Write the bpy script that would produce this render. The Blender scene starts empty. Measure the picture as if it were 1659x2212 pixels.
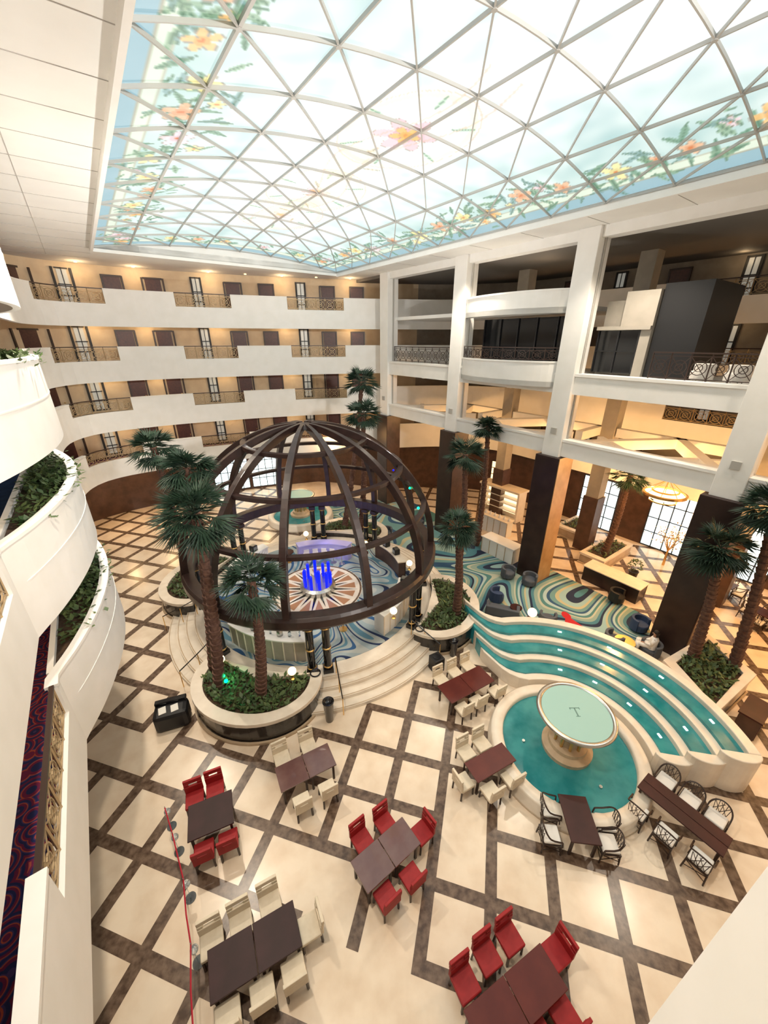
import bpy, bmesh, math, random
import numpy as np
from mathutils import Vector, Matrix
random.seed(7)
PI=math.pi
SC=bpy.context.scene; COL=SC.collection
SC.view_settings.view_transform='Standard'
SC.view_settings.look='None'
SC.view_settings.exposure=0.5
# ------------------------------------------------------------------ camera
F=831.0; TH=math.radians(24.1); ST,CT=math.sin(TH),math.cos(TH); H=13.0
cd=bpy.data.cameras.new('camera'); cam=bpy.data.objects.new('camera',cd); COL.objects.link(cam)
cam.location=(0,0,H); cam.rotation_euler=(PI/2-TH,0,0)
cd.sensor_fit='VERTICAL'; cd.sensor_height=24; cd.lens=F/2212*24; cd.clip_start=.05; cd.clip_end=300
SC.camera=cam
def W(u,v,z=0.0):
    a=(u-829.5)/F; b=(1106-v)/F
    Y=CT+ST*b; Z=-ST+CT*b; t=(z-H)/Z
    return Vector((t*a,t*Y,z))
PH=math.radians(36); SP,CP=math.sin(PH),math.cos(PH)
def al(p): return (p[0]*CP-p[1]*SP, p[0]*SP+p[1]*CP, p[2])
# ------------------------------------------------------------------ materials
def mat(name,col,rough=.5,metal=0,emis=None,es=0,col2=None,scale=5,bump=0,coat=0,trans=0,lo=.35,hi=.65,spec=None):
    m=bpy.data.materials.new(name); m.use_nodes=True; nt=m.node_tree; b=nt.nodes['Principled BSDF']
    c=(*col,1)
    b.inputs['Base Color'].default_value=c; b.inputs['Roughness'].default_value=rough; b.inputs['Metallic'].default_value=metal
    b.inputs['Coat Weight'].default_value=coat; b.inputs['Transmission Weight'].default_value=trans
    if spec is not None: b.inputs['Specular IOR Level'].default_value=spec
    if emis:
        b.inputs['Emission Color'].default_value=(*emis,1); b.inputs['Emission Strength'].default_value=es
        if name!='daylight_window': m.cycles.emission_sampling='NONE'
    if col2 or bump:
        tc=nt.nodes.new('ShaderNodeTexCoord'); n=nt.nodes.new('ShaderNodeTexNoise'); n.inputs['Scale'].default_value=scale; n.inputs['Detail'].default_value=6
        nt.links.new(tc.outputs['Object'],n.inputs['Vector'])
        if col2:
            r=nt.nodes.new('ShaderNodeValToRGB'); r.color_ramp.elements[0].position=lo; r.color_ramp.elements[1].position=hi
            r.color_ramp.elements[0].color=c; r.color_ramp.elements[1].color=(*col2,1)
            nt.links.new(n.outputs['Fac'],r.inputs['Fac']); nt.links.new(r.outputs['Color'],b.inputs['Base Color'])
        if bump:
            bp=nt.nodes.new('ShaderNodeBump'); bp.inputs['Strength'].default_value=bump
            nt.links.new(n.outputs['Fac'],bp.inputs['Height']); nt.links.new(bp.outputs['Normal'],b.inputs['Normal'])
    return m
M={}
M['white']=mat('white_plaster',(.85,.84,.81),.6,col2=(.89,.88,.86),scale=1.5)
M['soffit']=mat('soffit_plaster',(.84,.83,.80),.75,col2=(.88,.87,.84),scale=.8)
M['joint']=mat('joint',(.45,.43,.4),.8)
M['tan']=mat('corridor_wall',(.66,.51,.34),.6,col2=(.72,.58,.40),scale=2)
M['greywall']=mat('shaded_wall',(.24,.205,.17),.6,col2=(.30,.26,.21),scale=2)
M['cabin']=mat('cabin_beige',(.36,.33,.28),.6,col2=(.41,.37,.32),scale=2)
M['door']=mat('door_wood',(.06,.02,.018),.4,col2=(.09,.03,.024),scale=9)
M['doorframe']=mat('door_frame',(.04,.02,.015),.4)
M['floor']=mat('cream_marble',(.74,.59,.44),.22,col2=(.86,.73,.58),scale=1.3,spec=.4,lo=.3,hi=.6)
M['band']=mat('brown_marble',(.08,.048,.032),.25,col2=(.20,.135,.095),scale=6,spec=.4)
M['wood']=mat('dark_beam_wood',(.020,.010,.009),.34,col2=(.033,.016,.014),scale=3,coat=.15)
M['darkwall']=mat('dark_wood_wall',(.06,.03,.02),.35,col2=(.10,.05,.034),scale=2)
M['darkcol']=mat('dark_column_panel',(.022,.011,.010),.35,col2=(.036,.019,.016),scale=1.5,spec=.4)
M['warmlitside']=mat('warm_lit_side',(.34,.19,.07),.4,col2=(.42,.25,.11),scale=2)  # orange light on a column side, put into the colour
M['black']=mat('black_gloss',(.006,.006,.008),.15,coat=.4)
M['blackmatte']=mat('black_matte',(.010,.010,.012),.5)
M['gold']=mat('gold',(.75,.5,.2),.3,1)
M['bronze']=mat('bronze',(.46,.34,.20),.5,.4)
M['chrome']=mat('chrome',(.55,.55,.53),.3,1)
M['stone']=mat('cream_stone',(.76,.67,.56),.35,col2=(.83,.75,.64),scale=2.5)
M['stone2']=mat('tan_stone',(.46,.34,.22),.4,col2=(.56,.43,.29),scale=3)
M['darkstone']=mat('dark_panel',(.02,.017,.015),.2,col2=(.04,.034,.03),scale=3,coat=.3)
M['water']=mat('teal_water',(.01,.16,.18),.12,col2=(.05,.27,.28),scale=1.6,emis=(.03,.22,.22),es=.10,bump=.03)
M['glassgreen']=mat('pale_green_glass',(.30,.47,.42),.5,emis=(.5,.85,.75),es=.10,spec=.3)
M['emblem']=mat('emblem_grey',(.12,.25,.22),.5)
M['soil']=mat('soil',(.05,.03,.02),.95,col2=(.1,.06,.035),scale=8,bump=.5)
M['leaf']=mat('leaf_green',(.028,.065,.02),.5,col2=(.11,.16,.055),scale=3)
M['palm']=mat('palm_green',(.012,.032,.020),.55,col2=(.028,.062,.035),scale=3)
M['trunk']=mat('palm_trunk',(.085,.04,.03),.9,col2=(.16,.085,.06),scale=9,bump=.8)
M['red']=mat('red_upholstery',(.28,.003,.006),.6,col2=(.35,.007,.010),scale=6)
M['cream']=mat('cream_upholstery',(.70,.61,.47),.6,col2=(.77,.68,.54),scale=6)
M['cushion']=mat('white_cushion',(.82,.79,.75),.7)
M['legdark']=mat('dark_leg_wood',(.032,.015,.010),.4)
M['t_purple']=mat('table_dark_wine',(.026,.008,.008),.5,col2=(.042,.013,.014),scale=2,spec=.3)
M['t_red']=mat('table_red_brown',(.09,.011,.007),.4,col2=(.12,.018,.011),scale=2,spec=.35)
M['t_dark']=mat('table_dark',(.036,.009,.008),.45,col2=(.055,.014,.012),scale=2,spec=.3)
M['t_pale']=mat('table_glossy',(.12,.055,.05),.22,col2=(.16,.085,.075),scale=2,coat=.6)
M['grey']=mat('grey_fabric',(.08,.09,.11),.8)
M['bluefab']=mat('blue_fabric',(.035,.06,.13),.8)
M['steel']=mat('skylight_steel',(.45,.45,.43),.5)
M['globe']=mat('globe_lamp',(1,.9,.7),.4,emis=(1,.72,.35),es=2.6)
M['warm']=mat('warm_light',(1,.8,.5),.4,emis=(1,.72,.40),es=1.3)
M['daywin']=mat('daylight_window',(.8,.95,1),.3,emis=(.75,.95,1),es=1.3)
M['softwin']=mat('soft_window',(.5,.5,.46),.3,emis=(.9,.9,.8),es=.12)
M['blueglow']=mat('blue_glow',(.0,.012,.5),.3,emis=(.002,.012,1),es=.6)
M['purple']=mat('purple_white_bar',(.42,.40,.66),.4,emis=(.3,.25,.9),es=.06)
M['green']=mat('green_glow',(0,1,.3),.3,emis=(0,1,.25),es=8)
M['poollight']=mat('pool_light',(1,1,1),.3,emis=(.8,1,1),es=1.2)
M['rope']=mat('red_rope',(.42,.01,.03),.6)
M['redcarpet']=mat('red_motif',(.5,.015,.02),.9)
M['clear']=mat('clear_acrylic',(.75,.85,.92),.05,trans=.85)
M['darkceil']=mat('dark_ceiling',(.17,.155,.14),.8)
M['darkglass']=mat('dark_glass',(.010,.011,.013),.12)
M['skin']=mat('skin',(.42,.24,.16),.6)
M['cloth']=mat('white_cloth',(.82,.82,.80),.8)
M['hair']=mat('dark_hair',(.02,.015,.012),.7)
M['orange']=mat('orange_marble',(.42,.21,.11),.3)
M['paper']=mat('paper',(.82,.80,.75),.7)
def swirl(name,cols,scale=.14,mult=9,sx=1,sy=1):
    m=bpy.data.materials.new(name); m.use_nodes=True; nt=m.node_tree; b=nt.nodes['Principled BSDF']; b.inputs['Roughness'].default_value=.9
    N=nt.nodes.new; L=nt.links.new
    tc=N('ShaderNodeTexCoord'); mp=N('ShaderNodeMapping'); mp.inputs['Scale'].default_value=(sx,sy,1); L(tc.outputs['Object'],mp.inputs['Vector'])
    n=N('ShaderNodeTexNoise'); n.inputs['Scale'].default_value=scale; n.inputs['Detail'].default_value=.6; n.inputs['Distortion'].default_value=1.2
    L(mp.outputs['Vector'],n.inputs['Vector'])
    a=N('ShaderNodeMath'); a.operation='MULTIPLY'; a.inputs[1].default_value=mult; L(n.outputs['Fac'],a.inputs[0])
    f=N('ShaderNodeMath'); f.operation='FRACT'; L(a.outputs[0],f.inputs[0])
    r=N('ShaderNodeValToRGB'); r.color_ramp.interpolation='CONSTANT'; e=r.color_ramp.elements
    while len(e)<len(cols): e.new(.5)
    for i,(p,c) in enumerate(cols): e[i].position=p; e[i].color=(*c,1)
    L(f.outputs[0],r.inputs['Fac']); L(r.outputs['Color'],b.inputs['Base Color']); return m
M['swirl']=swirl('swirl_carpet',[(0,(.012,.022,.055)),(.09,(.06,.19,.24)),(.2,(.24,.34,.29)),(.33,(.42,.44,.34)),(.40,(.07,.20,.20)),(.50,(.36,.48,.47)),(.60,(.025,.08,.16)),(.68,(.13,.27,.27)),(.80,(.42,.40,.25)),(.88,(.28,.43,.42))],.12,8)
M['swirlblue']=swirl('blue_swirl_carpet',[(0,(.012,.03,.09)),(.1,(.30,.37,.40)),(.33,(.40,.43,.42)),(.5,(.03,.10,.24)),(.60,(.36,.42,.43)),(.76,(.11,.24,.32)),(.88,(.38,.42,.41))],.2,6)
def scroll(name):
    m=bpy.data.materials.new(name); m.use_nodes=True; nt=m.node_tree; b=nt.nodes['Principled BSDF']; b.inputs['Roughness'].default_value=.9
    N=nt.nodes.new; L=nt.links.new
    tc=N('ShaderNodeTexCoord'); v=N('ShaderNodeTexVoronoi'); v.inputs['Scale'].default_value=2.3; L(tc.outputs['Object'],v.inputs['Vector'])
    a=N('ShaderNodeMath'); a.operation='MULTIPLY'; a.inputs[1].default_value=5; L(v.outputs['Distance'],a.inputs[0])
    f=N('ShaderNodeMath'); f.operation='FRACT'; L(a.outputs[0],f.inputs[0])
    r=N('ShaderNodeValToRGB'); r.color_ramp.interpolation='CONSTANT'; e=r.color_ramp.elements; e[0].color=(.012,.02,.12,1); e[1].position=.35; e[1].color=(.15,.010,.07,1); x=e.new(.7); x.color=(.45,.08,.05,1); x=e.new(.85); x.color=(.06,.04,.18,1)
    L(f.outputs[0],r.inputs['Fac']); L(r.outputs['Color'],b.inputs['Base Color']); return m
M['hallcarpet']=scroll('corridor_carpet')
M['bluelitcarpet']=mat('blue_lit_carpet',(.01,.05,.17),.9,col2=(.02,.08,.24),scale=3)  # blue carpet with the blue light on it put into its colour
# ------------------------------------------------------------------ mesh builder
class MB:
    def __init__(s,xf=None): s.v=[];s.f=[];s.xf=xf
    def add(s,vs,fs):
        o=len(s.v)
        if s.xf: vs=[s.xf(v) for v in vs]
        s.v+=[tuple(v) for v in vs]; s.f+=[tuple(i+o for i in f) for f in fs]; return s
    def box(s,c,d,rz=0):
        hx,hy,hz=d[0]/2,d[1]/2,d[2]/2; cs,sn=math.cos(rz),math.sin(rz); vs=[]
        for z in (-hz,hz):
            for x,y in ((-hx,-hy),(hx,-hy),(hx,hy),(-hx,hy)): vs.append((c[0]+x*cs-y*sn,c[1]+x*sn+y*cs,c[2]+z))
        return s.add(vs,[(3,2,1,0),(4,5,6,7),(0,1,5,4),(1,2,6,5),(2,3,7,6),(3,0,4,7)])
    def bb(s,x0,x1,y0,y1,z0,z1): return s.box(((x0+x1)/2,(y0+y1)/2,(z0+z1)/2),(abs(x1-x0),abs(y1-y0),abs(z1-z0)))
    def tube(s,p0,p1,r0,r1=None,n=8):
        p0=Vector(p0);p1=Vector(p1); r1=r0 if r1 is None else r1
        d=(p1-p0); 
        if d.length<1e-6: return s
        d.normalize(); a=Vector((0,0,1)) if abs(d.z)<.9 else Vector((1,0,0)); u=d.cross(a).normalized(); w=d.cross(u)
        vs=[]
        for p,r in ((p0,r0),(p1,r1)):
            for k in range(n):
                t=2*PI*(k+.5)/n; vs.append(p+u*(r*math.cos(t))+w*(r*math.sin(t)))
        fs=[(k,(k+1)%n,n+(k+1)%n,n+k) for k in range(n)]+[tuple(range(n-1,-1,-1)),tuple(range(n,2*n))]
        return s.add(vs,fs)
    def bar(s,p0,p1,w,h):
        p0=Vector(p0);p1=Vector(p1); d=(p1-p0).normalized(); u=d.cross(Vector((0,0,1)))
        if u.length<1e-3: u=Vector((1,0,0))
        u.normalize(); k=u.cross(d); vs=[]
        for p in (p0,p1):
            for a,b in ((-1,-1),(1,-1),(1,1),(-1,1)): vs.append(p+u*(a*w/2)+k*(b*h/2))
        return s.add(vs,[(0,1,2,3),(7,6,5,4),(0,4,5,1),(1,5,6,2),(2,6,7,3),(3,7,4,0)])
    def path(s,pts,r,n=6):
        for a,b in zip(pts[:-1],pts[1:]): s.tube(a,b,r,r,n)
        return s
    def lathe(s,prof,c=(0,0,0),n=32,closed=False,a0=0,a1=2*PI):
        full=abs(a1-a0-2*PI)<1e-6; m=n if full else n+1; k=len(prof); vs=[]
        for i in range(m):
            t=a0+(a1-a0)*i/n
            for r,z in prof: vs.append((c[0]+r*math.cos(t),c[1]+r*math.sin(t),c[2]+z))
        fs=[]
        for i in range(n):
            j=(i+1)%m
            for q in range(k if closed else k-1):
                q2=(q+1)%k; fs.append((i*k+q,j*k+q,j*k+q2,i*k+q2))
        if closed and not full: fs+= [tuple(range(k)),tuple((m-1)*k+q for q in range(k-1,-1,-1))]
        return s.add(vs,fs)
    def prism(s,poly,z0,z1):
        n=len(poly); vs=[(p[0],p[1],z0) for p in poly]+[(p[0],p[1],z1) for p in poly]
        return s.add(vs,[tuple(range(n-1,-1,-1)),tuple(range(n,2*n))]+[(i,(i+1)%n,n+(i+1)%n,n+i) for i in range(n)])
    def ringwall(s,A,B,z0,z1,closed=True):
        n=len(A); vs=[]
        for a,b in zip(A,B): vs+=[(a[0],a[1],z0),(b[0],b[1],z0),(b[0],b[1],z1),(a[0],a[1],z1)]
        fs=[]
        for i in range(n if closed else n-1):
            j=(i+1)%n
            for q in range(4): fs.append((i*4+q,j*4+q,j*4+(q+1)%4,i*4+(q+1)%4))
        if not closed: fs+=[(0,1,2,3),tuple((n-1)*4+q for q in (3,2,1,0))]
        return s.add(vs,fs)
    def sphere(s,c,r,n=12,sz=1):
        prof=[(r*math.sin(PI*i/n),-r*sz*math.cos(PI*i/n)) for i in range(n+1)]
        prof[0]=(1e-4,prof[0][1]); prof[-1]=(1e-4,prof[-1][1])
        return s.lathe(prof,c,n*2)
    def build(s,name,m,parent=None,smooth=False,bevel=0,fix=True):
        me=bpy.data.meshes.new(name); me.from_pydata(s.v,[],s.f); 
        if fix:
            bm=bmesh.new(); bm.from_mesh(me); bmesh.ops.recalc_face_normals(bm,faces=bm.faces); bm.to_mesh(me); bm.free()
        me.materials.append(m)
        if smooth: me.polygons.foreach_set('use_smooth',[True]*len(me.polygons))
        me.update(); o=bpy.data.objects.new(name,me); COL.objects.link(o)
        if parent: o.parent=parent
        if bevel:
            b=o.modifiers.new('bevel','BEVEL'); b.width=bevel; b.segments=2; b.limit_method='ANGLE'
        return o
def tag(o,label=None,cat=None,group=None,kind=None):
    if label: o['label']=label
    if cat: o['category']=cat
    if group: o['group']=group
    if kind: o['kind']=kind
    return o
def struct(o): o['kind']='structure'; return o
def thing(name,label,cat,loc=(0,0,0),rz=0,group=None):
    o=bpy.data.objects.new(name,None); COL.objects.link(o); o.location=loc; o.rotation_euler=(0,0,rz); o.empty_display_size=.1
    return tag(o,label,cat,group)
def copy_tree(o,parent=None):
    kids=list(o.children); c=o.copy(); COL.objects.link(c); c.parent=parent
    for k in kids: copy_tree(k,c)
    return c
def plight(name,loc,e,col,r=.1,spot=None,aim=None):
    l=bpy.data.lights.new(name,'SPOT' if spot else 'POINT'); l.energy=e; l.color=col; l.shadow_soft_size=r
    if spot: l.spot_size=spot; l.spot_blend=.6
    o=bpy.data.objects.new(name,l); COL.objects.link(o); o.location=loc
    if aim is not None: o.rotation_euler=(Vector(aim)-Vector(loc)).to_track_quat('-Z','Y').to_euler()
    return o
# ------------------------------------------------------------------ gallery curve
raw=[Vector((*al((-2.1,y,0))[:2],0)) for y in (-8,28)]
raw+=[Vector((-18.9,23.6,0)),Vector((-18.4,25.2,0)),Vector((-15,27.8,0)),Vector((-10,30.2,0)),Vector((-5,31.9,0)),Vector((0,33,0)),Vector((4.5,33.7,0)),Vector((8.2,33.2,0)),Vector((10.1,32.05,0)),Vector((26.5,9.4,0))]
cum=[0]
for a,b in zip(raw[:-1],raw[1:]): cum.append(cum[-1]+(b-a).length)
SL=cum[-1]
def pos0(s):
    s=max(0,min(SL-1e-4,s))
    for i in range(len(raw)-1):
        if s<=cum[i+1]: return raw[i].lerp(raw[i+1],(s-cum[i])/(cum[i+1]-cum[i]))
def at(s,off=0):
    a=pos0(s-1.2);b=pos0(s+1.2); d=(b-a).normalized(); p=(pos0(s-1.6)+pos0(s-.8)*2+pos0(s)*2+pos0(s+.8)*2+pos0(s+1.6))/8 if 2<s<SL-2 else pos0(s)
    return Vector((p.x-d.y*off,p.y+d.x*off,0)),d
def bump(s):
    y=s-8
    if 9.2<y<18.6: return 1.13*math.sin(PI*(y-9.2)/9.4)**.8
    return 0
def srange(s0,s1,st=.3):
    n=max(1,int((s1-s0)/st)); return [s0+(s1-s0)*i/n for i in range(n+1)]
def strip(mb,s0,s1,A,B,z0,z1,st=.3):
    fa=A if callable(A) else (lambda s:A); fb=B if callable(B) else (lambda s:B)
    ss=srange(s0,s1,st); P=[at(s,fa(s))[0] for s in ss]; Q=[at(s,fb(s))[0] for s in ss]
    mb.ringwall(P,Q,z0,z1,False)
def s_of(u,v,off=0,lo=34):
    b=(1106-v)/F; r=((u-829.5)/F)/(CT+ST*b)
    for k in range(int(lo*20),int(SL*20)):
        p=at(k/20,off)[0]
        if p.y>0 and p.x/p.y>=r: return k/20
    return SL
SEND=SL
FL=[5.2,8.3,11.4,14.6]; FN=['lowest','second','third','top']
farg=[(s_of(107,750),s_of(252,750)),(s_of(397,750),s_of(512,750)),(s_of(628,750),s_of(745,750))]
leftg=[(13.0,16.8),(28.5,32.5)]
rightg=[(SEND-8,SEND-3),(SEND-17,SEND-12)]
gaps=leftg+farg+rightg
gname=['nearest on the left side','beyond the bulging planter on the left side','leftmost of three on the far wall','middle of three on the far wall','rightmost of three on the far wall','at the right end behind the columns','second from the right behind the columns']
nb=lambda s:-bump(s)
SW=s_of(900,740,2.4)
def rail_mesh(P,z0,h):
    top=MB();lat=MB()
    for a,b in zip(P[:-1],P[1:]):
        top.bar((a.x,a.y,z0+h),(b.x,b.y,z0+h),.08,.05); lat.bar((a.x,a.y,z0+.06),(b.x,b.y,z0+.06),.03,.03); lat.bar((a.x,a.y,z0+h-.12),(b.x,b.y,z0+h-.12),.025,.025)
    L=0; acc=[0]
    for a,b in zip(P[:-1],P[1:]): L+=(b-a).length; acc.append(L)
    def q(s):
        for i in range(len(P)-1):
            if s<=acc[i+1]+1e-6: return P[i].lerp(P[i+1],(s-acc[i])/max(1e-6,acc[i+1]-acc[i]))
        return P[-1]
    n=max(1,round(L/.72)); w=L/n; rr=min(.26,(h-.2)/2)
    for k in range(n+1):
        p=q(min(L,k*w)); lat.bar((p.x,p.y,z0),(p.x,p.y,z0+h),.035,.035)
    for k in range(n):
        a=q(k*w);b=q((k+1)*w); zt=z0+h-.12; zb=z0+.06; m=(a+b)/2; d=(b-a).normalized(); zc=(zt+zb)/2
        lat.bar((a.x,a.y,zb),(b.x,b.y,zt),.018,.022); lat.bar((b.x,b.y,zb),(a.x,a.y,zt),.018,.022)
        for r in (rr,rr*.5):
            pr=[(m.x+d.x*r*math.cos(t),m.y+d.y*r*math.cos(t),zc+r*math.sin(t)) for t in [2*PI*i/12 for i in range(13)]]
            for x,y in zip(pr[:-1],pr[1:]): lat.bar(x,y,.026,.025)
    return top,lat
ndoor=0;nwin=0;ntrim=0
def wallbox(mb,s,w,off,d,z0,z1):
    p,dv=at(s,off); mb.box((p.x,p.y,(z0+z1)/2),(w,d,z1-z0),math.atan2(dv.y,dv.x))
FILL=[(s_of(268,720,2.4),'d'),(s_of(353,720,2.4),'d'),(s_of(440,720,2.4),'w'),(s_of(516,720,2.4),'d'),(s_of(585,720,2.4),'d'),(s_of(655,720,2.4),'w'),(s_of(711,720,2.4),'d'),(s_of(168,720,2.4),'w'),(s_of(772,720,2.4),'d'),(s_of(60,720,2.4,30),'d')]
for q in range(8): FILL.append((SEND-2.5-3.3*q,'d' if q%2 else 'w'))
for q in (14,20,26,31): FILL.append((q,'d'))
for li,zf in enumerate(FL):
    sl=MB(); strip(sl,0,SEND,lambda s:-bump(s)+.1,2.75,zf-.38,zf,.4); struct(sl.build('floor',M['white']))
    pr=MB(); segs=[];c=0
    for g0,g1 in sorted(gaps): segs.append((c,g0,1)); segs.append((g0,g1,0)); c=g1
    segs.append((c,SEND,1))
    for a,b,full in segs:
        strip(pr,a,b,nb,lambda s:-bump(s)+.16,zf-.85,zf+(1.16 if full else .4))
        if full: strip(pr,a,b,lambda s:-bump(s)-.03,lambda s:-bump(s)+.2,zf+1.15,zf+1.22)
    strip(pr,17.2,26.6,lambda s:-bump(s)-.012,lambda s:-bump(s)+.02,zf+.28,zf+.31)
    ntrim+=1; struct(pr.build(f'trim_{ntrim}',M['white']))
    cp=MB(); strip(cp,0,SEND,.16,2.4,zf,zf+.012,.4); struct(cp.build('floor',M['hallcarpet'] if li in(0,2,3) else M['bluelitcarpet']))
    zt_=zf+2.82 if li<3 else 17.3
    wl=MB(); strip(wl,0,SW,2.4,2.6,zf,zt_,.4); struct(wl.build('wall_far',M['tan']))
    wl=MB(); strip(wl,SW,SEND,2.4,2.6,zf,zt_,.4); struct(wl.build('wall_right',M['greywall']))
    bs=MB(); strip(bs,0,SEND,2.36,2.4,zf,zf+.12,.4); struct(bs.build('baseboard_far',M['darkwall']))
    for gi,(g0,g1) in enumerate(gaps):
        P=[at(s,.08)[0] for s in srange(g0,g1,.5)]
        top,lat=rail_mesh(P,zf+.4,.8)
        t=thing('balcony_railing',f'ornate bronze ring railing, {gname[gi]}, {FN[li]} gallery','railing',(0,0,0),0,'ornate gallery railings')
        top.build('top_rail',M['doorframe'],t); lat.build('lattice',M['bronze'],t)
    for s,k in FILL:
        if k=='d':
            ndoor+=1; b=MB(); wallbox(b,s,.95,2.36,.06,zf+.01,zf+2.12); o=struct(b.build(f'door_{ndoor}',M['door']))
            b=MB()
            for sg in (-.53,.53): wallbox(b,s+sg,.1,2.35,.12,zf+.01,zf+2.2)
            wallbox(b,s,1.16,2.35,.12,zf+2.12,zf+2.22); b.build('door_frame',M['doorframe'],o)
            b=MB(); p,d=at(s+.33,2.29); b.sphere((p.x,p.y,zf+1.0),.045,6); b.build('door_handle',M['gold'],o)
        else:
            nwin+=1; b=MB(); wallbox(b,s,.5,2.37,.04,zf+.3,zf+2.3); o=struct(b.build(f'window_{nwin}',M['softwin']))
            b=MB()
            for sg in (-.3,0,.3): wallbox(b,s+sg,.04 if sg==0 else .12,2.34,.07,zf+.25,zf+2.4)
            for zz in (.3,.9,1.5,2.36): wallbox(b,s,.66,2.34,.07,zf+zz-.03,zf+zz+.03)
            b.build('window_frame',M['blackmatte'],o)
    for q,s in enumerate([s_of(u,720,1.2) for u in (205,320,470,545,620,690,760)]+[18,30]+[SEND-3,SEND-9.5,SEND-16,SEND-22.5]):
        p,_=at(s,1.5); zt=(zf+2.8) if li<3 else 17.28
        b=MB(); b.lathe([(.001,0),(.09,0),(.09,.04),(.001,.04)],(p.x,p.y,zt-.05),12)
        o=b.build('ceiling_downlight',M['warm']); tag(o,f'small round warm downlight in corridor ceiling over the {FN[li]} gallery','downlight','gallery corridor downlights')
        if q in (0,1,2,4,6,7,9,11): plight('corridor_glow',(p.x,p.y,zt-.4),20 if q<9 else 10,(1,.70,.38),.2)
    b=MB(); strip(b,17.6,26.2,lambda s:-max(.1,bump(s)-.15),.1,zf+.1,zf+1.0,.3)
    t=thing('balcony_planter',f'long curved planter trough in the bulging balcony of the {FN[li]} gallery','planter',(0,0,0),0,'curved balcony planters'); b.build('soil_bed',M['soil'],t)
    b=MB(); strip(b,17.4,26.4,.1,.22,zf+.01,zf+1.12,.3); b.build('inner_wall',M['white'],t)
    b=MB()
    for _ in range(1700):
        s=random.gauss(22.2,1.7); s=max(18.6,min(25.6,s)); o_=-random.uniform(.0,1)*max(.05,bump(s)-.16); p,_d=at(s,o_)
        z=zf+1.0+random.random()*.32*(1-.4*abs(s-22.2)/3.5)
        if random.random()<.03: p,_d=at(s,-bump(s)-.05); z=zf+random.uniform(1.0,1.3)
        L=random.uniform(.08,.22); a=random.uniform(0,2*PI); e=random.uniform(-.3,.9)
        d=Vector((math.cos(a)*math.cos(e),math.sin(a)*math.cos(e),math.sin(e))); w=Vector((-math.sin(a),math.cos(a),0))*L*.28; q0=Vector((p.x,p.y,z))
        b.add([q0,q0+d*L*.5+w,q0+d*L,q0+d*L*.5-w],[(0,1,2,3)])
    tag(b.build('planter_foliage',M['leaf'],fix=False),f'leafy plants in the bulging planter of the {FN[li]} gallery','plants',None,'stuff')
# ground wall
SM=s_of(700,1040,0); 
def goff(s): 
    f=max(0,min(1,(s-SM)/6)); return 5.0*(1-f)+1.4*f
b=MB(); strip(b,0,SEND,goff,lambda s:goff(s)+.2,0,4.85,.4); struct(b.build('wall_left',M['darkwall']))
b=MB(); strip(b,0,SEND,.05,goff,4.35,4.84,.4); struct(b.build('ceiling',M['white']))
for s,w,z0,z1,m,off in [(s_of(500,1030,4.9),3.0,.2,3.6,'daywin',5.0),(s_of(575,1030,4.9),2.6,.2,3.6,'daywin',5.0),(SEND-15,3.2,.1,4.2,'daywin',1.4),(SEND-11.4,2.6,.1,4.2,'daywin',1.4),(SEND-20,2.6,.1,3.8,'daywin',1.4),(s_of(1075,1040,1.3),1.6,.6,3.0,'warm',1.4)]:
    nwin+=1; b=MB(); wallbox(b,s,w,off-.03,.04,z0,z1); o=struct(b.build(f'window_{nwin}',M[m])); b=MB()
    n=max(2,int(w/.6))
    for k in range(n+1):
        p,d=at(s,off-.07); q=p+d*(w*(k/n-.5)); b.bar((q.x,q.y,z0),(q.x,q.y,z1),.05,.05)
    for k in range(5):
        p,d=at(s,off-.07); zz=z0+(z1-z0)*k/4; q=p-d*w/2; r=p+d*w/2; b.bar((q.x,q.y,zz),(r.x,r.y,zz),.05,.05)
    b.build('window_frame',M['blackmatte'],o)
for u in (230,330,560,650):
    s=s_of(u,1040,1.5); p,_=at(s,1.6); plight('underpass_glow',(p.x,p.y,3.9),85,(1,.62,.28),.2)
# ------------------------------------------------------------------ shell
b=MB(al); b.bb(-10,34,-9,46,-.3,0); FLOOR=struct(b.build('floor',M['floor']))
b=MB(al); b.bb(-10,32,-9.3,-9,0,17.5); struct(b.build('wall_near',M['white']))
b=MB(al); b.bb(31.8,32,-9,40,0,17.5); struct(b.build('wall_right',M['tan']))
b=MB(al); b.bb(-6,1.7,-9,44,17.3,17.6); b.bb(16,18.8,-9,44,17.3,17.6); b.bb(1.7,16,27.8,44,17.3,17.6); b.bb(1.7,16,-9,-3.7,17.3,17.6); ceil=struct(b.build('ceiling',M['soffit']))
b=MB(al)
for k in range(24): b.bb(-4.6,1.68,-8+1.7*k,-7.985+1.7*k,17.29,17.31)
for x in (-2.1,-.3): b.bb(x,x+.015,-9,31,17.29,17.31)
for k in range(12): b.bb(16.02,18.7,-8+3*k,-7.985+3*k,17.29,17.31)
b.build('ceiling_joint',M['joint'],ceil)
b=MB(al); b.bb(18.8,32,-9,44,17.1,17.6); struct(b.build('ceiling',M['darkceil']))
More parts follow.
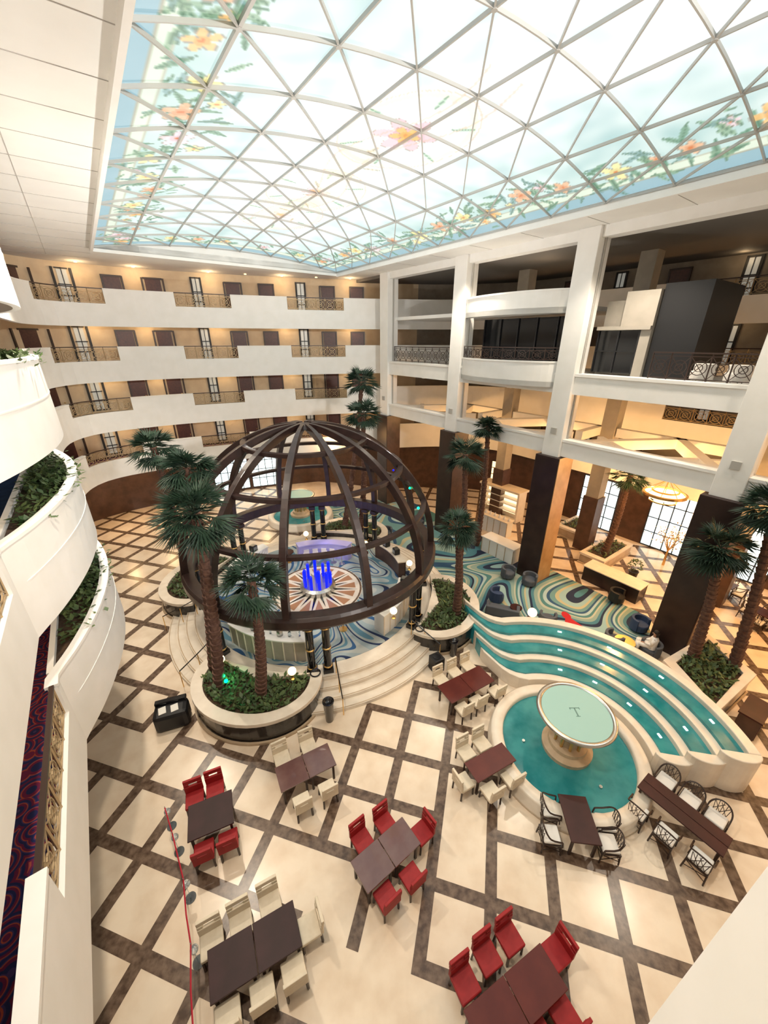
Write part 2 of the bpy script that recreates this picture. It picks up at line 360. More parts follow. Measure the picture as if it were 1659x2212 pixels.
# skylight
X0,X1,Y0,Y1=1.7,16.0,-3.7,27.8
XN=[1.7,3.45,5.4,7.35,9.3,11.25,13.25,14.75,16.0]; YN=[27.8-2.1*k for k in range(16)][::-1]; NX,NY=len(XN)-1,len(YN)-1
RISE=1.05
def sz(x,y):
    sx=(x-8.85)/7.15; sy=(y-12.05)/15.75
    return 17.42+RISE*max(0,1-abs(sx)**2)*(1-.45*min(1,abs(sy))**4)
gx,gy=250,540
xs=np.linspace(X0,X1,gx); ys=np.linspace(Y0,Y1,gy); XX,YY=np.meshgrid(xs,ys,indexing='ij')
ZZ=17.42+RISE*(1-np.abs((XX-8.85)/7.15)**2)*(1-.45*np.abs((YY-12.05)/15.75)**4)
C=np.zeros((gx,gy,3))
def setc(mask,c,k=1.0):
    mask=np.clip(mask.astype(float),0,1)[...,None]*k; C[:]=C*(1-mask)+np.array(c)*mask
dxe=np.minimum(XX-X0,X1-XX); dd=np.minimum(dxe,Y1-YY)
rg=random.Random(11); st=np.zeros_like(XX)
for q in range(46):
    a=rg.uniform(0,PI); fq=rg.uniform(.7,9); st+=np.sin((XX*math.cos(a)+YY*math.sin(a))*fq+rg.uniform(0,6)+1.3*np.sin(XX*rg.uniform(.3,1.6)+YY*rg.uniform(.3,1.4)))/(1+fq*.25)
st/=np.abs(st).max()
t_=np.clip((dd-.6)/4.8,0,1)
for i,(e,cn) in enumerate(zip((.68,.785,.765),(.85,.89,.89))): C[...,i]=e*(1-t_)+cn*t_+st*((.17,.11,.10)[i])
setc(dd<.5,(.45,.60,.66),.8); setc((dd>.5)&(dd<.55),(.55,.5,.4),.7); setc((dd>.55)&(dd<.85),(.84,.86,.75),.65); setc((dd>.85)&(dd<.89),(.65,.6,.48),.6)
def flower(cx,cy,R,pc,cc,rot=0,n=5,k=.82):
    dx=XX-cx;dy=YY-cy; r=np.hypot(dx,dy); a=np.arctan2(dy,dx)+rot
    lim=R*(.3+.7*np.abs(np.cos(n/2*a))**.8)
    setc((r<lim+.04)&(r>=lim),(.42,.32,.26),.65*k); setc(r<lim,pc,k); setc((r<lim)&(r<R*.42),np.array(pc)*.86,k); setc(r<R*.16,cc,k)
def leafp(cx,cy,L,ang,c=(.38,.56,.45),k=.75):
    dx=XX-cx;dy=YY-cy; u=dx*math.cos(ang)+dy*math.sin(ang); w=-dx*math.sin(ang)+dy*math.cos(ang)
    m=(np.abs(u)<L)&(np.abs(w)<.22*L*(1-(u/L)**2)); setc(m,c,k); setc(m&(np.abs(w)<.02),(.26,.4,.32),k)
pcs=[(.92,.68,.40),(.89,.76,.79),(.90,.84,.54),(.89,.63,.46)]
rg=random.Random(3)
k=0
for side in (0,1):
    y=-2.5
    while y<27.3:
        x=(X0+1.25+rg.uniform(-.15,.45)) if side==0 else (X1-1.25-rg.uniform(-.15,.45))
        for q in range(15): leafp(x+rg.uniform(-.8,1.0),y+rg.uniform(-1.1,1.1),rg.uniform(.22,.5),rg.uniform(0,PI),rg.choice([(.33,.5,.39),(.45,.59,.46),(.40,.55,.55)]))
        flower(x,y,rg.uniform(.3,.47),pcs[rg.randrange(4)],(.75,.38,.2),rg.random()*3); k+=1
        if rg.random()<.75: flower(x+rg.uniform(-.5,.8),y+rg.uniform(.6,.95),rg.uniform(.18,.28),pcs[rg.randrange(4)],(.75,.38,.2),rg.random()*3)
        y+=rg.uniform(1.3,2.0)
x=3.2
while x<15:
    y=Y1-1.2
    for q in range(6): leafp(x+rg.uniform(-.6,.6),y+rg.uniform(-.6,.6),.4,rg.uniform(0,PI))
    flower(x,y,.32,pcs[k%4],(.8,.4,.2)); k+=1; x+=rg.uniform(1.4,2.4)
for cy,R,kk in ((11.6,.95,.78),(17.4,.55,.6),(21.0,.45,.5)):
    e=np.hypot((XX-9.2)/1.9,(YY-cy)/2.5)
    setc((e<1),(.95,.90,.84),.25); setc((e>.955)&(e<.98),(.86,.62,.5),.5); setc((e>.84)&(e<.93),(.87,.88,.68),.4)
    for q in range(6):
        a=q*PI/3+.3; leafp(9.2+1.45*math.cos(a),cy+1.9*math.sin(a),.38,a,(.58,.74,.6),.6)
    flower(9.2,cy,1.0*R,(.96,.68,.72),(.98,.6,.32),.4,6,kk); flower(9.2,cy,.5*R,(.98,.68,.3),(.95,.45,.12),.1,5,kk)
wv=9.2+.5*np.sin(YY*.8)
setc((np.abs(np.abs(XX-wv)-.55)<.035)&(YY>8)&(YY<23),(.86,.62,.5),.45); setc((np.abs(XX-wv)<.5)&(YY>13)&(YY<22),(.92,.84,.64),.32)
for q in range(8): leafp(9.2+rg.uniform(-.8,.8),13+q*1.2,.38,rg.uniform(0,PI),(.92,.68,.52),.5)
C=np.clip(C,0,1)
nv=gx*gy; co=np.stack([XX,YY,ZZ],-1).reshape(-1,3); cw=np.empty_like(co); cw[:,0]=co[:,0]*CP-co[:,1]*SP; cw[:,1]=co[:,0]*SP+co[:,1]*CP; cw[:,2]=co[:,2]
I=np.arange(gx-1)[:,None]*gy+np.arange(gy-1)[None,:]; I=I.reshape(-1); fa=np.stack([I,I+1,I+gy+1,I+gy],-1)
me=bpy.data.meshes.new('skylight'); me.from_pydata(cw.tolist(),[],fa.tolist())
ca=me.color_attributes.new('paint','FLOAT_COLOR','POINT'); ca.data.foreach_set('color',np.concatenate([C.reshape(-1,3),np.ones((nv,1))],1).astype('f').ravel())
me.polygons.foreach_set('use_smooth',[True]*len(me.polygons))
m=bpy.data.materials.new('painted_glass'); m.use_nodes=True; nt=m.node_tree; bs=nt.nodes['Principled BSDF']
an=nt.nodes.new('ShaderNodeAttribute'); an.attribute_name='paint'
gm=nt.nodes.new('ShaderNodeGamma'); gm.inputs['Gamma'].default_value=2.0
nt.links.new(an.outputs['Color'],gm.inputs['Color'])
nt.links.new(gm.outputs['Color'],bs.inputs['Emission Color']); bs.inputs['Emission Strength'].default_value=.92; bs.inputs['Base Color'].default_value=(.10,.105,.105,1); bs.inputs['Roughness'].default_value=.6
me.materials.append(m); sky=bpy.data.objects.new('window_skylight',me); COL.objects.link(sky); struct(sky); sky.name=f'window_{nwin+1}'
b=MB(al)
def nd(i,j): x=XN[i]; y=YN[j]; return Vector((x,y,sz(x,y)-.06))
def cbar(p,q,w,h):
    pr=None
    for k in range(4):
        a=p.lerp(q,k/3); a.z=sz(a.x,a.y)-.06
        if pr is not None: b.bar(pr,a,w,h)
        pr=a
for i in range(NX+1):
    for j in range(NY+1):
        if i<NX: cbar(nd(i,j),nd(i+1,j),.036,.07)
        if j<NY: cbar(nd(i,j),nd(i,j+1),.036 if i not in(1,6) else .06,.07)
        if i<NX and j<NY: cbar(nd(i,j),nd(i+1,j+1),.036,.07)
        n_=nd(i,j); b.tube(n_+Vector((0,0,-.05)),n_+Vector((0,0,.03)),.06,.06,8)
b.build('skylight_frame',M['steel'],sky)
b=MB(al); b.bb(X0-.12,X0,Y0,Y1,17.1,17.5); b.bb(X1,X1+.12,Y0,Y1,17.1,17.5); b.bb(X0,X1,Y1,Y1+.12,17.15,17.35)
for y in (Y1,Y0-.1):
    n=20
    for k in range(n):
        xa=X0+(X1-X0)*k/n; xb=X0+(X1-X0)*(k+1)/n; za=sz(xa,Y1); zb=sz(xb,Y1)
        b.add([(xa,y,17.3),(xb,y,17.3),(xb,y,zb+.05),(xa,y,za+.05),(xa,y+.1,17.3),(xb,y+.1,17.3),(xb,y+.1,zb+.05),(xa,y+.1,za+.05)],[(0,1,2,3),(7,6,5,4),(3,2,6,7),(0,4,5,1)])
b.build('edge_trim',M['white'],sky)
# right colonnade
cy_=[3.4,10.7,18.0,25.4]; cn=['nearest','second nearest','third nearest','farthest']
for y,nm in zip(cy_,cn):
    p=al((18.9,y,0)); t=thing('column',f'tall white square column with dark clad base, {nm} of the colonnade','column',p,PH)
    b=MB(); b.box((0,0,12.4),(.95,.95,9.8)); b.build('shaft',M['white'],t,bevel=.02)
    b=MB(); b.box((0,0,3.75),(1.35,1.35,7.5)); b.build('base_cladding',M['darkcol'],t,bevel=.02)
    b=MB(); b.box((0,-.69,3.75),(1.3,.03,7.5)); b.build('side_face',M['warmlitside' if y==10.7 else 'darkwall'],t)  # warm light falling on this side is painted into its colour
    b=MB(); b.box((-.5,0,8.8),(.06,.3,.3)); b.build('fixture',M['joint'],t)
BX=18.9
bays=[(-9,3.4-.48),(3.4+.48,10.7-.48),(10.7+.48,18-.48),(18+.48,25.4-.48)]
b=MB(al)
for y0,y1 in bays:
    for z0,z1 in ((7.55,8.4),(10.6,11.5)):
        b.bb(BX-.3,BX+.3,y0,y1,z0,z1)
    b.bb(BX-.36,BX+.36,y0,y1,8.3,8.42); b.bb(BX-.36,BX+.36,y0,y1,11.42,11.54); b.bb(BX-.3,BX+.3,y0,y1,16.9,17.3)
ntrim+=1; struct(b.build(f'trim_{ntrim}',M['white']))
b=MB(al)
for y0,y1 in bays:
    ym=(y0+y1)/2; z=8.0
    b.bar((19.2,y0,z),(24.5,ym,z),.45,.5); b.bar((19.2,y1,z),(24.5,ym,z),.45,.5); b.bar((21.9,y0,z),(24.5,y0+.1,z),.4,.5); b.bar((24.5,y0,z),(24.5,y1,z),.4,.5)
    b.bar((19.2,ym,z),(21.8,y0+.3,z),.3,.4); b.bar((19.2,ym,z),(21.8,y1-.3,z),.3,.4)
    b.bar((22.6,y0,10.7),(22.6,y1,10.7),.3,.6); b.bb(19.2,22.6,ym-.12,ym+.12,10.5,11.1)
ntrim+=1; struct(b.build(f'trim_{ntrim}',M['white']))
def bulge(y0,y1,x,amp,th=.18):
    A=[];B=[]
    for k in range(21):
        t=k/20; y=y0+(y1-y0)*t; xx=x-amp*math.sin(PI*t)**.7; A.append((xx,y)); B.append((xx+th,y))
    return A,B
b=MB(al)
for z0,z1 in ((10.85,12.05),(14.15,15.15)):
    A,B=bulge(11.2,17.5,BX-.3,.9); b.ringwall(A,B,z0,z1,False)
    pts=A+[(BX,17.5),(BX,11.2)]; b.prism(pts,z0,z0+.25)
    A2=[(p[0]-.05,p[1]) for p in A]; B2=[(p[0]+.05,p[1]) for p in B]; b.ringwall(A2,B2,z1-.08,z1,False)
ntrim+=1; struct(b.build(f'trim_{ntrim}',M['white']))
def rail_line(P,z0,h,label):
    top,lat=rail_mesh(P,z0,h); t=thing('balcony_railing',label,'railing',(0,0,0),0,'ornate gallery railings'); top.build('top_rail',M['doorframe'],t); lat.build('lattice',M['doorframe'],t)
A,_=bulge(11.2,17.5,BX-.2,.9); rail_line([Vector(al((p[0],p[1],0))) for p in A[::2]],12.05,.6,'low ornate railing on top of the bulging white balcony in the middle bay')
rail_line([Vector(al((BX+.1,y,0))) for y in (-2,.5,2.8)],11.54,1.0,'ornate ring railing on the beam right of the nearest white column')
rail_line([Vector(al((BX+.1,y,0))) for y in (3.95,5.2,7.3)],11.54,1.0,'ornate ring railing with circles in front of the black box at right')
rail_line([Vector(al((BX+.1,y,0))) for y in (18.6,21.5,24.8)],11.54,1.0,'ornate ring railing between the two farthest white columns')
b=MB(al); b.bb(19.7,23.5,7.9,9.2,13.5,14.9); b.bb(20.1,23.5,9.2,10.15,13.5,14.6); b.bb(19.7,23.5,7.9,8.3,11.5,13.5); b.bb(20.2,23.5,8.3,10.15,11.5,13.5); b.bb(19.55,19.75,7.9,10.15,13.4,13.55); o=b.build('lounge_cabin',M['cabin']); tag(o,'beige boxy cabin with dark window on the upper level between two columns','cabin')
b=MB(al); b.bb(19.76,20.18,8.32,10.1,11.6,13.38); w_=b.build('dark_window',M['darkglass'],o)
b=MB(al)
for y in (8.34,9.2,10.1): b.bb(19.7,19.78,y-.03,y+.03,11.6,13.38)
b.bb(19.7,19.78,8.34,10.1,12.5,12.54); b.build('window_frame',M['blackmatte'],w_)
b=MB(al); b.bb(19.9,23.5,6.2,7.85,11.5,15.1); tag(b.build('lift_shaft',M['blackmatte']),'tall black box beside the beige cabin on the upper level','lift shaft')
b=MB(al); b.bb(20.2,20.35,11.3,17.4,11.6,14.1); o=b.build('glass_screen',M['darkglass']); tag(o,'wide dark glass screen behind the bulging balcony','glass screen')
b=MB(al)
for k in range(6): b.bb(20.12,20.2,11.3+1.2*k,11.36+1.2*k,11.6,14.1)
b.build('mullion',M['blackmatte'],o)
b=MB(al); b.bb(19.2,24.8,-9,25,11.2,11.42); struct(b.build('floor',M['white']))
b=MB(al); b.bb(19.2,24.8,11,25,14.3,14.5); struct(b.build('floor',M['white']))
for k,(x,y) in enumerate([(24.6,3.4),(24.6,10.7),(24.6,18)]):
    t=thing('column',f'cream inner column behind the colonnade, {["nearest","middle","farthest"][k]} of its row','column',al((x,y,0)),PH)
    b=MB(); b.box((0,0,8.55),(.8,.8,17.1)); b.build('shaft',M['cabin'],t)
    b=MB(); b.box((0,0,1.9),(.95,.95,3.8)); b.build('base_cladding',M['darkwall'],t)
b=MB(al)
for y0,y1 in bays[1:]:
    for y in (y0+.05,y1-.05): b.bb(BX-.04,BX+.04,y-.03,y+.03,8.42,16.9)
ntrim+=1; struct(b.build(f'trim_{ntrim}',M['joint']))
b=MB(); b.prism([(1.3,.7),(1.2,.42),(1.14,-.6),(3.2,-.8),(3.4,.9),(2.2,.95)],5.0,11.8); struct(b.build('wall_balcony',M['white']))
# ------------------------------------------------------------------ floor bands
g1=Vector((.267,.964,0)); g2=Vector((.964,-.267,0)); PP=1.55; BW=.30
O=W(1320,1880,0)
DC=Vector((-3.6,17.4,0)); FC=Vector((6.2,8.7,0)); FC2=Vector((-6.6,27.8,0))
b=MB()
clear_=[(Vector((-.2,3.6,0)),1.1),(W(985,1775,0),.8),(W(690,1930,0),.8),(W(300,1600,0),.7)]
def ok(p):
    if (p-DC).length<7.7: return False
    if (p-FC).length<2.7: return False
    x=p.x*CP+p.y*SP; y=-p.x*SP+p.y*CP
    if not(-6.5<x<28.3 and -5<y<36): return False
    if 13<x<20 and y>3.2: return False
    for c,r in clear_:
        if (p-c).length<r: return False
    return True
used=set()
def quad(c,d,l):
    w=Vector((-d.y,d.x,0))*BW/2; a=c-d*l/2; e=c+d*l/2
    b.add([(p.x,p.y,.003) for p in (a-w,e-w,e+w,a+w)],[(0,1,2,3)])
for i in range(-30,30):
    for j in range(-10,36):
        n0=O+g2*(i*PP)+g1*(j*PP)
        for d,di in ((g1,(0,1)),(g2,(1,0))):
            m_=n0+d*PP/2
            if not ok(m_): continue
            quad(m_,d,PP-BW); used.add((i,j)); used.add((i+di[0],j+di[1]))
for i,j in used: quad(O+g2*(i*PP)+g1*(j*PP),g1,BW)
b.build('marble_band',M['band'],FLOOR,fix=False)
b=MB(al); b.add([(12.8,3.6,.012),(18.1,3.6,.012),(20.3,5,.012),(20.3,25.2,.012),(12,28.2,.012),(10,28.2,.012),(10,24,.012),(12.8,24,.012)],[(0,1,2,3,4,5,6,7)])
CPT=b.build('lobby_carpet',M['swirl'],fix=False); tag(CPT,'large swirling green blue and cream carpet of the lobby lounge','carpet')
p=W(1230,1340,.016); b=MB(); pp=[]
for k in range(20):
    a=2*PI*k/20; r=.27*(1+.3*max(0,math.cos(a-PI/2))**3); pp.append((p.x+r*math.cos(a)*.8,p.y+.35+r*math.sin(a),.017))
b.add(pp,[tuple(range(20))]); b.add([(p.x-.5,p.y-.55,.018),(p.x+.5,p.y-.5,.018),(p.x+.12,p.y+.2,.018),(p.x-.12,p.y+.2,.018)],[(0,1,2,3)]); b.build('red_motif',M['redcarpet'],CPT,fix=False)
# ------------------------------------------------------------------ dome pergola
cx,cyy=DC.x,DC.y; R=6.0; ZB=3.35
b=MB()
b.lathe([(0.01,0),(7.35,0),(7.35,.15),(6.95,.15),(6.95,.3),(6.55,.3),(6.55,.45),(6.15,.45),(6.15,.6),(.01,.6)],(cx,cyy,0),96)
st_=b.build('stepped_platform',M['stone']); tag(st_,'round cream stone platform with four steps under the dome','platform')
b=MB()
for r,z in ((7.35,.15),(6.95,.3),(6.55,.45),(6.15,.6)): b.lathe([(r-.07,z+.001),(r-.03,z+.001),(r-.03,z+.003),(r-.07,z+.003)],(cx,cyy,0),96,True)
b.build('step_nosing',M['stone2'],st_)
b=MB(); b.lathe([(.01,0),(5.4,0),(5.4,.012),(.01,.012)],(cx,cyy,.6),64); tag(b.build('round_carpet',M['swirlblue']),'round blue and cream swirl carpet under the dome','carpet')
t=thing('floor_medallion','round inlaid compass star medallion at the centre under the dome','medallion',(cx,cyy,.615))
b=MB(); b.lathe([(.01,0),(2.4,0),(2.4,.01),(.01,.01)],(0,0,0),48); b.build('disc',M['stone'],t)
b=MB(); b.lathe([(2.28,.01),(2.38,.01),(2.38,.014),(2.28,.014)],(0,0,0),48,True); b.build('outer_band',M['band'],t)
b=MB()
for k in range(16):
    a=(k+.5)*PI/8; b.add([(1.0*math.cos(a),1.0*math.sin(a),.015),(2.05*math.cos(a-.13),2.05*math.sin(a-.13),.015),(2.05*math.cos(a+.13),2.05*math.sin(a+.13),.015)],[(0,1,2)])
b.build('orange_rays',M['orange'],t,fix=False)
b=MB()
for k in range(16):
    a=k*PI/8; r=2.2 if k%2==0 else 1.7
    b.add([(0,0,.018),(.5*math.cos(a-.2),.5*math.sin(a-.2),.018),(r*math.cos(a),r*math.sin(a),.018)],[(0,1,2)])
    b.add([(0,0,.017),(.5*math.cos(a+.2),.5*math.sin(a+.2),.017),(r*math.cos(a),r*math.sin(a),.017)],[(0,1,2)])
b.build('star',M['black'],t,fix=False)
t=thing('dome_pergola','large open dome of dark wooden ribs and rings over the bar','dome',(cx,cyy,0),-PI/2)
b=MB(); b.lathe([(R-.35,3.1),(R+.15,3.1),(R+.2,3.2),(R+.2,3.5),(R+.1,3.62),(R-.35,3.62)],(0,0,0),96,True); b.build('ring_beam',M['wood'],t,bevel=.01)
for k in range(12):
    a=k*PI/6; ca_,sa=math.cos(a),math.sin(a); b=MB(); vs=[];n=26
    for q in range(n+1):
        l=PI/2*q/n*.965
        for rr,w in ((R-.17,-.13),(R+.14,-.13),(R+.14,.13),(R-.17,.13)):
            h=rr*math.cos(l); w2=w*(1 if l<1.1 else max(.35,1-(l-1.1)*1.2)); vs.append((h*ca_-w2*sa,h*sa+w2*ca_,ZB+.2+rr*math.sin(l)*.99))
    fs=[]
    for q in range(n):
        for e in range(4): fs.append((q*4+e,q*4+4+e,q*4+4+(e+1)%4,q*4+(e+1)%4))
    fs+=[(0,1,2,3),(n*4+3,n*4+2,n*4+1,n*4)]
    b.add(vs,fs); b.build('rib',M['wood'],t,bevel=.012)
for lam in (23,43,63):
    l=math.radians(lam); rr=R*math.cos(l); z=ZB+.2+R*math.sin(l)*.99; b=MB()
    b.lathe([(rr-.13,z-.08),(rr+.1,z-.08),(rr+.1,z+.08),(rr-.13,z+.08)],(0,0,0),72,True); b.build('cross_ring',M['wood'],t)
b=MB(); b.lathe([(.01,9.35),(.45,9.35),(.6,9.42),(.45,9.55),(.01,9.62)],(0,0,0),24); b.build('crown_hub',M['wood'],t)
for k,(dg,lam,m_) in enumerate([(112,22,'green'),(100,12,'blueglow'),(125,30,'blueglow'),(78,24,'green')]):
    a=math.radians(dg-90+90-0); l=math.radians(lam); rr=(R-.2)*math.cos(l); b=MB(); b.sphere((rr*math.cos(a),rr*math.sin(a),ZB+.2+(R-.2)*math.sin(l)),.06,6); b.build('rib_light',M[m_],t)
pn={-80:'front',-129:'front left',-28:'right',8:'rear right',62:'back right',98:'back',152:'back left',192:'left'}
for ang,nm in pn.items():
    for sgn in (-1,1):
        a=math.radians(ang+sgn*3.2); p=(cx+5.75*math.cos(a),cyy+5.75*math.sin(a),.6)
        t=thing('black_column',f'polished black column with gold bands, {"left" if (sgn<0)==(math.sin(a)<0) else "right"} of the {nm} pair under the dome','column',p,0,'black columns carrying the dome')
        b=MB(); b.lathe([(.16,.2),(.16,2.3)],(0,0,0),20); b.build('shaft',M['black'],t,True)
        b=MB()
        for z in (.25,1.2,2.2): b.lathe([(.165,z),(.185,z+.02),(.185,z+.06),(.165,z+.08)],(0,0,0),20)
        b.build('gold_band',M['gold'],t)
        b=MB(); b.box((0,0,.1),(.42,.42,.2),a); b.build('plinth',M['black'],t,bevel=.01)
        b=MB(); b.box((0,0,2.4),(.4,.4,.2),a); b.build('capital',M['wood'],t)
# planters around dome
def leafmesh(poly,n,z0,z1,sz_=(.12,.28)):
    xs_=[p[0] for p in poly]; ys_=[p[1] for p in poly]
    def ins(x,y):
        c=False;j=len(poly)-1
        for i in range(len(poly)):
            if (poly[i][1]>y)!=(poly[j][1]>y) and x<(poly[j][0]-poly[i][0])*(y-poly[i][1])/(poly[j][1]-poly[i][1])+poly[i][0]: c=not c
            j=i
        return c
    b=MB(); k=0
    while k<n:
        x=random.uniform(min(xs_),max(xs_)); y=random.uniform(min(ys_),max(ys_))
        if not ins(x,y): continue
        k+=1; z=random.uniform(z0,z1); L=random.uniform(*sz_); a=random.uniform(0,2*PI); e=random.uniform(-.1,1.1)
        d=Vector((math.cos(a)*math.cos(e),math.sin(a)*math.cos(e),math.sin(e))); w=Vector((-math.sin(a),math.cos(a),0))*L*.25; q0=Vector((x,y,z))
        b.add([q0,q0+d*L*.5+w,q0+d*L,q0+d*L*.5-w],[(0,1,2,3)])
    return b
def planter(poly,cen,label,flabel,hb=.88,base='darkstone',nleaf=700):
    c=Vector((cen[0],cen[1])); 
    def ins(d): 
        out=[]
        for p in poly:
            v=Vector((p[0],p[1]))-c; L=v.length; out.append(tuple(c+v*((L-d)/L)))
        return out
    t=thing('planter',label,'planter',(0,0,0))
    b=MB(); b.ringwall(ins(.2),poly,0,hb); b.build('body',M[base],t)
    b=MB(); b.ringwall(ins(.36),ins(-.1),hb,hb+.16); b.build('rim',M['stone'],t,bevel=.02)
    b=MB(); b.ringwall(ins(-.04),ins(-.12),0,.1); b.build('base_moulding',M['stone2'],t)
    b=MB(); b.prism(ins(.25),.05,hb-.02); b.build('soil',M['soil'],t)
    tag(leafmesh(ins(.45),nleaf,hb-.02,hb+.22).build('planter_foliage',M['leaf'],fix=False),flabel,'plants',None,'stuff')
def dome_planter(deg,name,ta=2.45,ra=2.0,rc=6.45,n=700):
    a=math.radians(deg); er=Vector((math.cos(a),math.sin(a),0)); et=Vector((-er.y,er.x,0)); c=DC+er*rc; pts=[]
    for k in range(48):
        t=2*PI*k/48; p=c+er*(ra*math.cos(t))+et*(ta*math.sin(t)); v=p-DC
        if v.length<6.2: p=DC+v.normalized()*6.2
        pts.append((p.x,p.y))
    cc=c+er*.4
    planter(pts,(cc.x,cc.y),f'curved dark panelled planter with cream rim, {name} of the dome platform',f'low green plants filling the curved planter {name} of the dome platform',nleaf=n)
dome_planter(-102,'at the front',n=1000); dome_planter(-15,'at the right',n=1000); dome_planter(78,'at the back'); dome_planter(174,'at the left')
# palms
def palm(base,top,name_label,cr=1.25,r=.17):
    base=Vector(base);top=Vector(top); t=thing('palm_tree',name_label,'palm tree',base); d=top-base; b=MB(); n=26
    bend=lambda f:d*f+Vector((.25*math.sin(f*PI)*.5,0,0))
    for k in range(n):
        f0=k/n; f1=(k+1)/n
        rr=r*(1.2-.45*f0); b.tube(bend(f0),bend(f1),rr*.86,rr*1.14,10)
    b.build('trunk',M['trunk'],t)
    b=MB(); rg=random.Random(int(abs(base.x*100)))
    for k in range(44):
        az=rg.uniform(0,2*PI); el=rg.uniform(-.8,1.2); dr=Vector((math.cos(az)*math.cos(el),math.sin(az)*math.cos(el),math.sin(el)))
        st0=d+Vector((0,0,-.05)); L=cr*rg.uniform(.38,.5); h=st0+dr*L; h.z-=.05; b.tube(st0,h,.018,.012,4)
        side=dr.cross(Vector((0,0,1)));
        if side.length<.1: side=Vector((1,0,0))
        side.normalize(); fl=cr*rg.uniform(.5,.66)
        for q in range(13):
            ph=(q-6)*.2; dd_=(dr*math.cos(ph)+side*math.sin(ph)).normalized(); tip=h+dd_*fl*(1-.1*abs(q-6)/6); tip.z-=.12+.12*rg.random()
            w=side*math.cos(ph)-dr*math.sin(ph); w=w*.034; mid=h+(tip-h)*.45+Vector((0,0,.03))
            b.add([h,mid+w,tip,mid-w],[(0,1,2,3)])
    b.build('crown',M['palm'],t,fix=False)
    b=MB()
    for k in range(14):
        az=2*PI*k/14; e=Vector((math.cos(az)*.16,math.sin(az)*.16,-.45)); b.tube(d+Vector((0,0,-.05)),d+e,.03,.015,4)
    b.build('old_frond_skirt',M['trunk'],t)
palm((-6.3,10.7,.85),(-5.75,10.7,8.2),'palm with wide dark crown at the left of the front dome planter',1.4)
palm((-4.6,10.3,.85),(-4.25,10.35,5.95),'shorter palm with dark crown at the right of the front dome planter',1.25)
palm((3.5,15.0,.85),(3.2,15.1,5.6),'palm in the planter right of the dome, in front of the carpet',1.1)
palm((-10.3,17.0,.85),(-9.9,16.2,8.8),'tall palm at the left planter of the dome, standing clear against the galleries',1.2)
palm((-6.9,11.6,.85),(-6.3,11.8,9.3),'highest palm crown just behind the wide crowned palm of the front planter',1.0,.15)
palm((-1.6,24.0,.85),(-1.3,24.0,8.9),'palm behind the dome in front of the far column, lower crown',1.3)
palm((-2.8,24.3,.85),(-1.4,25.6,10.6),'palm behind the dome in front of the far column, higher crown',1.3)
palm((4.6,20.3,0),(4.3,19.8,7.5),'palm standing beside the dark base of the third column',1.3)
palm((6.4,23.4,0),(6.1,22.6,8.4),'small distant palm between two dark column bases',1.0)
palm((13.95,21.2,.6),(14.2,21.1,5.9),'palm in the low zigzag planter of the lobby beyond the columns',1.2)
palm((12.9,12.2,.85),(12.3,12.3,6.1),'palm in the square planter at right in front of the dark column',1.3)
palm((14.2,11.7,.85),(13.4,12.1,7.8),'leaning palm at the right edge of the photo in the square planter',1.2)
# ------------------------------------------------------------------ fountains
def fountain(c,label,cascade):
    t=thing('fountain',label,'fountain',(c.x,c.y,0))
    b=MB(); b.lathe([(2.08,.02),(2.08,.46),(2.12,.52),(2.44,.52),(2.5,.46),(2.5,.2),(2.56,.14),(2.56,0)],(0,0,0),64,True); b.build('basin_rim',M['stone'],t,True)
    b=MB(); b.lathe([(.01,0),(2.1,0),(2.1,.34),(.01,.34)],(0,0,0),48); b.build('pool_water',M['water'],t)
    b=MB(); b.lathe([(.01,.3),(.78,.3),(.8,.5),(.62,.58),(.6,.7),(.42,.78),(.4,1.2),(.46,1.5),(.7,1.72),(.01,1.74)],(0,0,0),32); b.build('pedestal',M['stone2'],t)
    b=MB()
    for k in range(10):
        a=2*PI*k/10; b.tube((.44*math.cos(a),.44*math.sin(a),.75),(.44*math.cos(a),.44*math.sin(a),1.5),.05,.05,6)
    b.build('fluting',M['gold'],t)
    b=MB(); b.lathe([(.45,1.6),(.86,1.78),(1.17,1.96),(1.21,2.03),(1.17,2.09),(1.06,2.07),(1.04,2.0)],(0,0,0),48); b.build('bowl',M['chrome'],t,True)
    b=MB(); b.lathe([(.01,2.0),(1.05,2.0),(1.05,2.045),(.01,2.045)],(0,0,0),48); bw=b.build('bowl_disc',M['glassgreen'],t)
    if cascade:
        b=MB(); b.bb(-.022,.022,-.16,.14,2.046,2.05); b.bb(-.16,.16,.13,.155,2.046,2.05); b.bb(-.16,-.14,.08,.155,2.046,2.05); b.bb(.14,.16,.08,.155,2.046,2.05); b.bb(-.07,.07,-.175,-.155,2.046,2.05); b.build('emblem',M['emblem'],bw)
    for k in range(3):
        a=k*2.1-1.2; b=MB(); b.lathe([(.01,.34),(.05,.34),(.05,.4),(.01,.4)],(1.4*math.cos(a),1.4*math.sin(a),0),10); b.build('nozzle',M['chrome'],t)
fountain(FC,'round teal fountain pool with letter T on its pedestal bowl, in the foreground at right',True)
fountain(FC2,'distant round teal fountain pool with pedestal bowl seen behind the dome',False)
A0,A1=math.radians(-11),math.radians(99)
def arcpts(r,ext):
    pts=[]
    for k in range(37):
        a=A0+(A1-A0)*k/36; pts.append((FC.x+r*math.cos(a),FC.y+r*math.sin(a)))
    x,y=pts[-1]; 
    for k in range(1,7):
        f=k/6; ang=math.radians(180-60*min(1,f*1.6)); x+=math.cos(ang)*ext/6; y+=math.sin(ang)*ext/6; pts.append((x,y))
    return pts
t=thing('water_cascade','three stepped curved channels of teal water behind the round pool','cascade',(0,0,0))
rad=[2.62,2.94,3.45,3.77,4.28,4.6,5.08,5.42]; zz=[.75,1.05,1.35]; ex=2.2
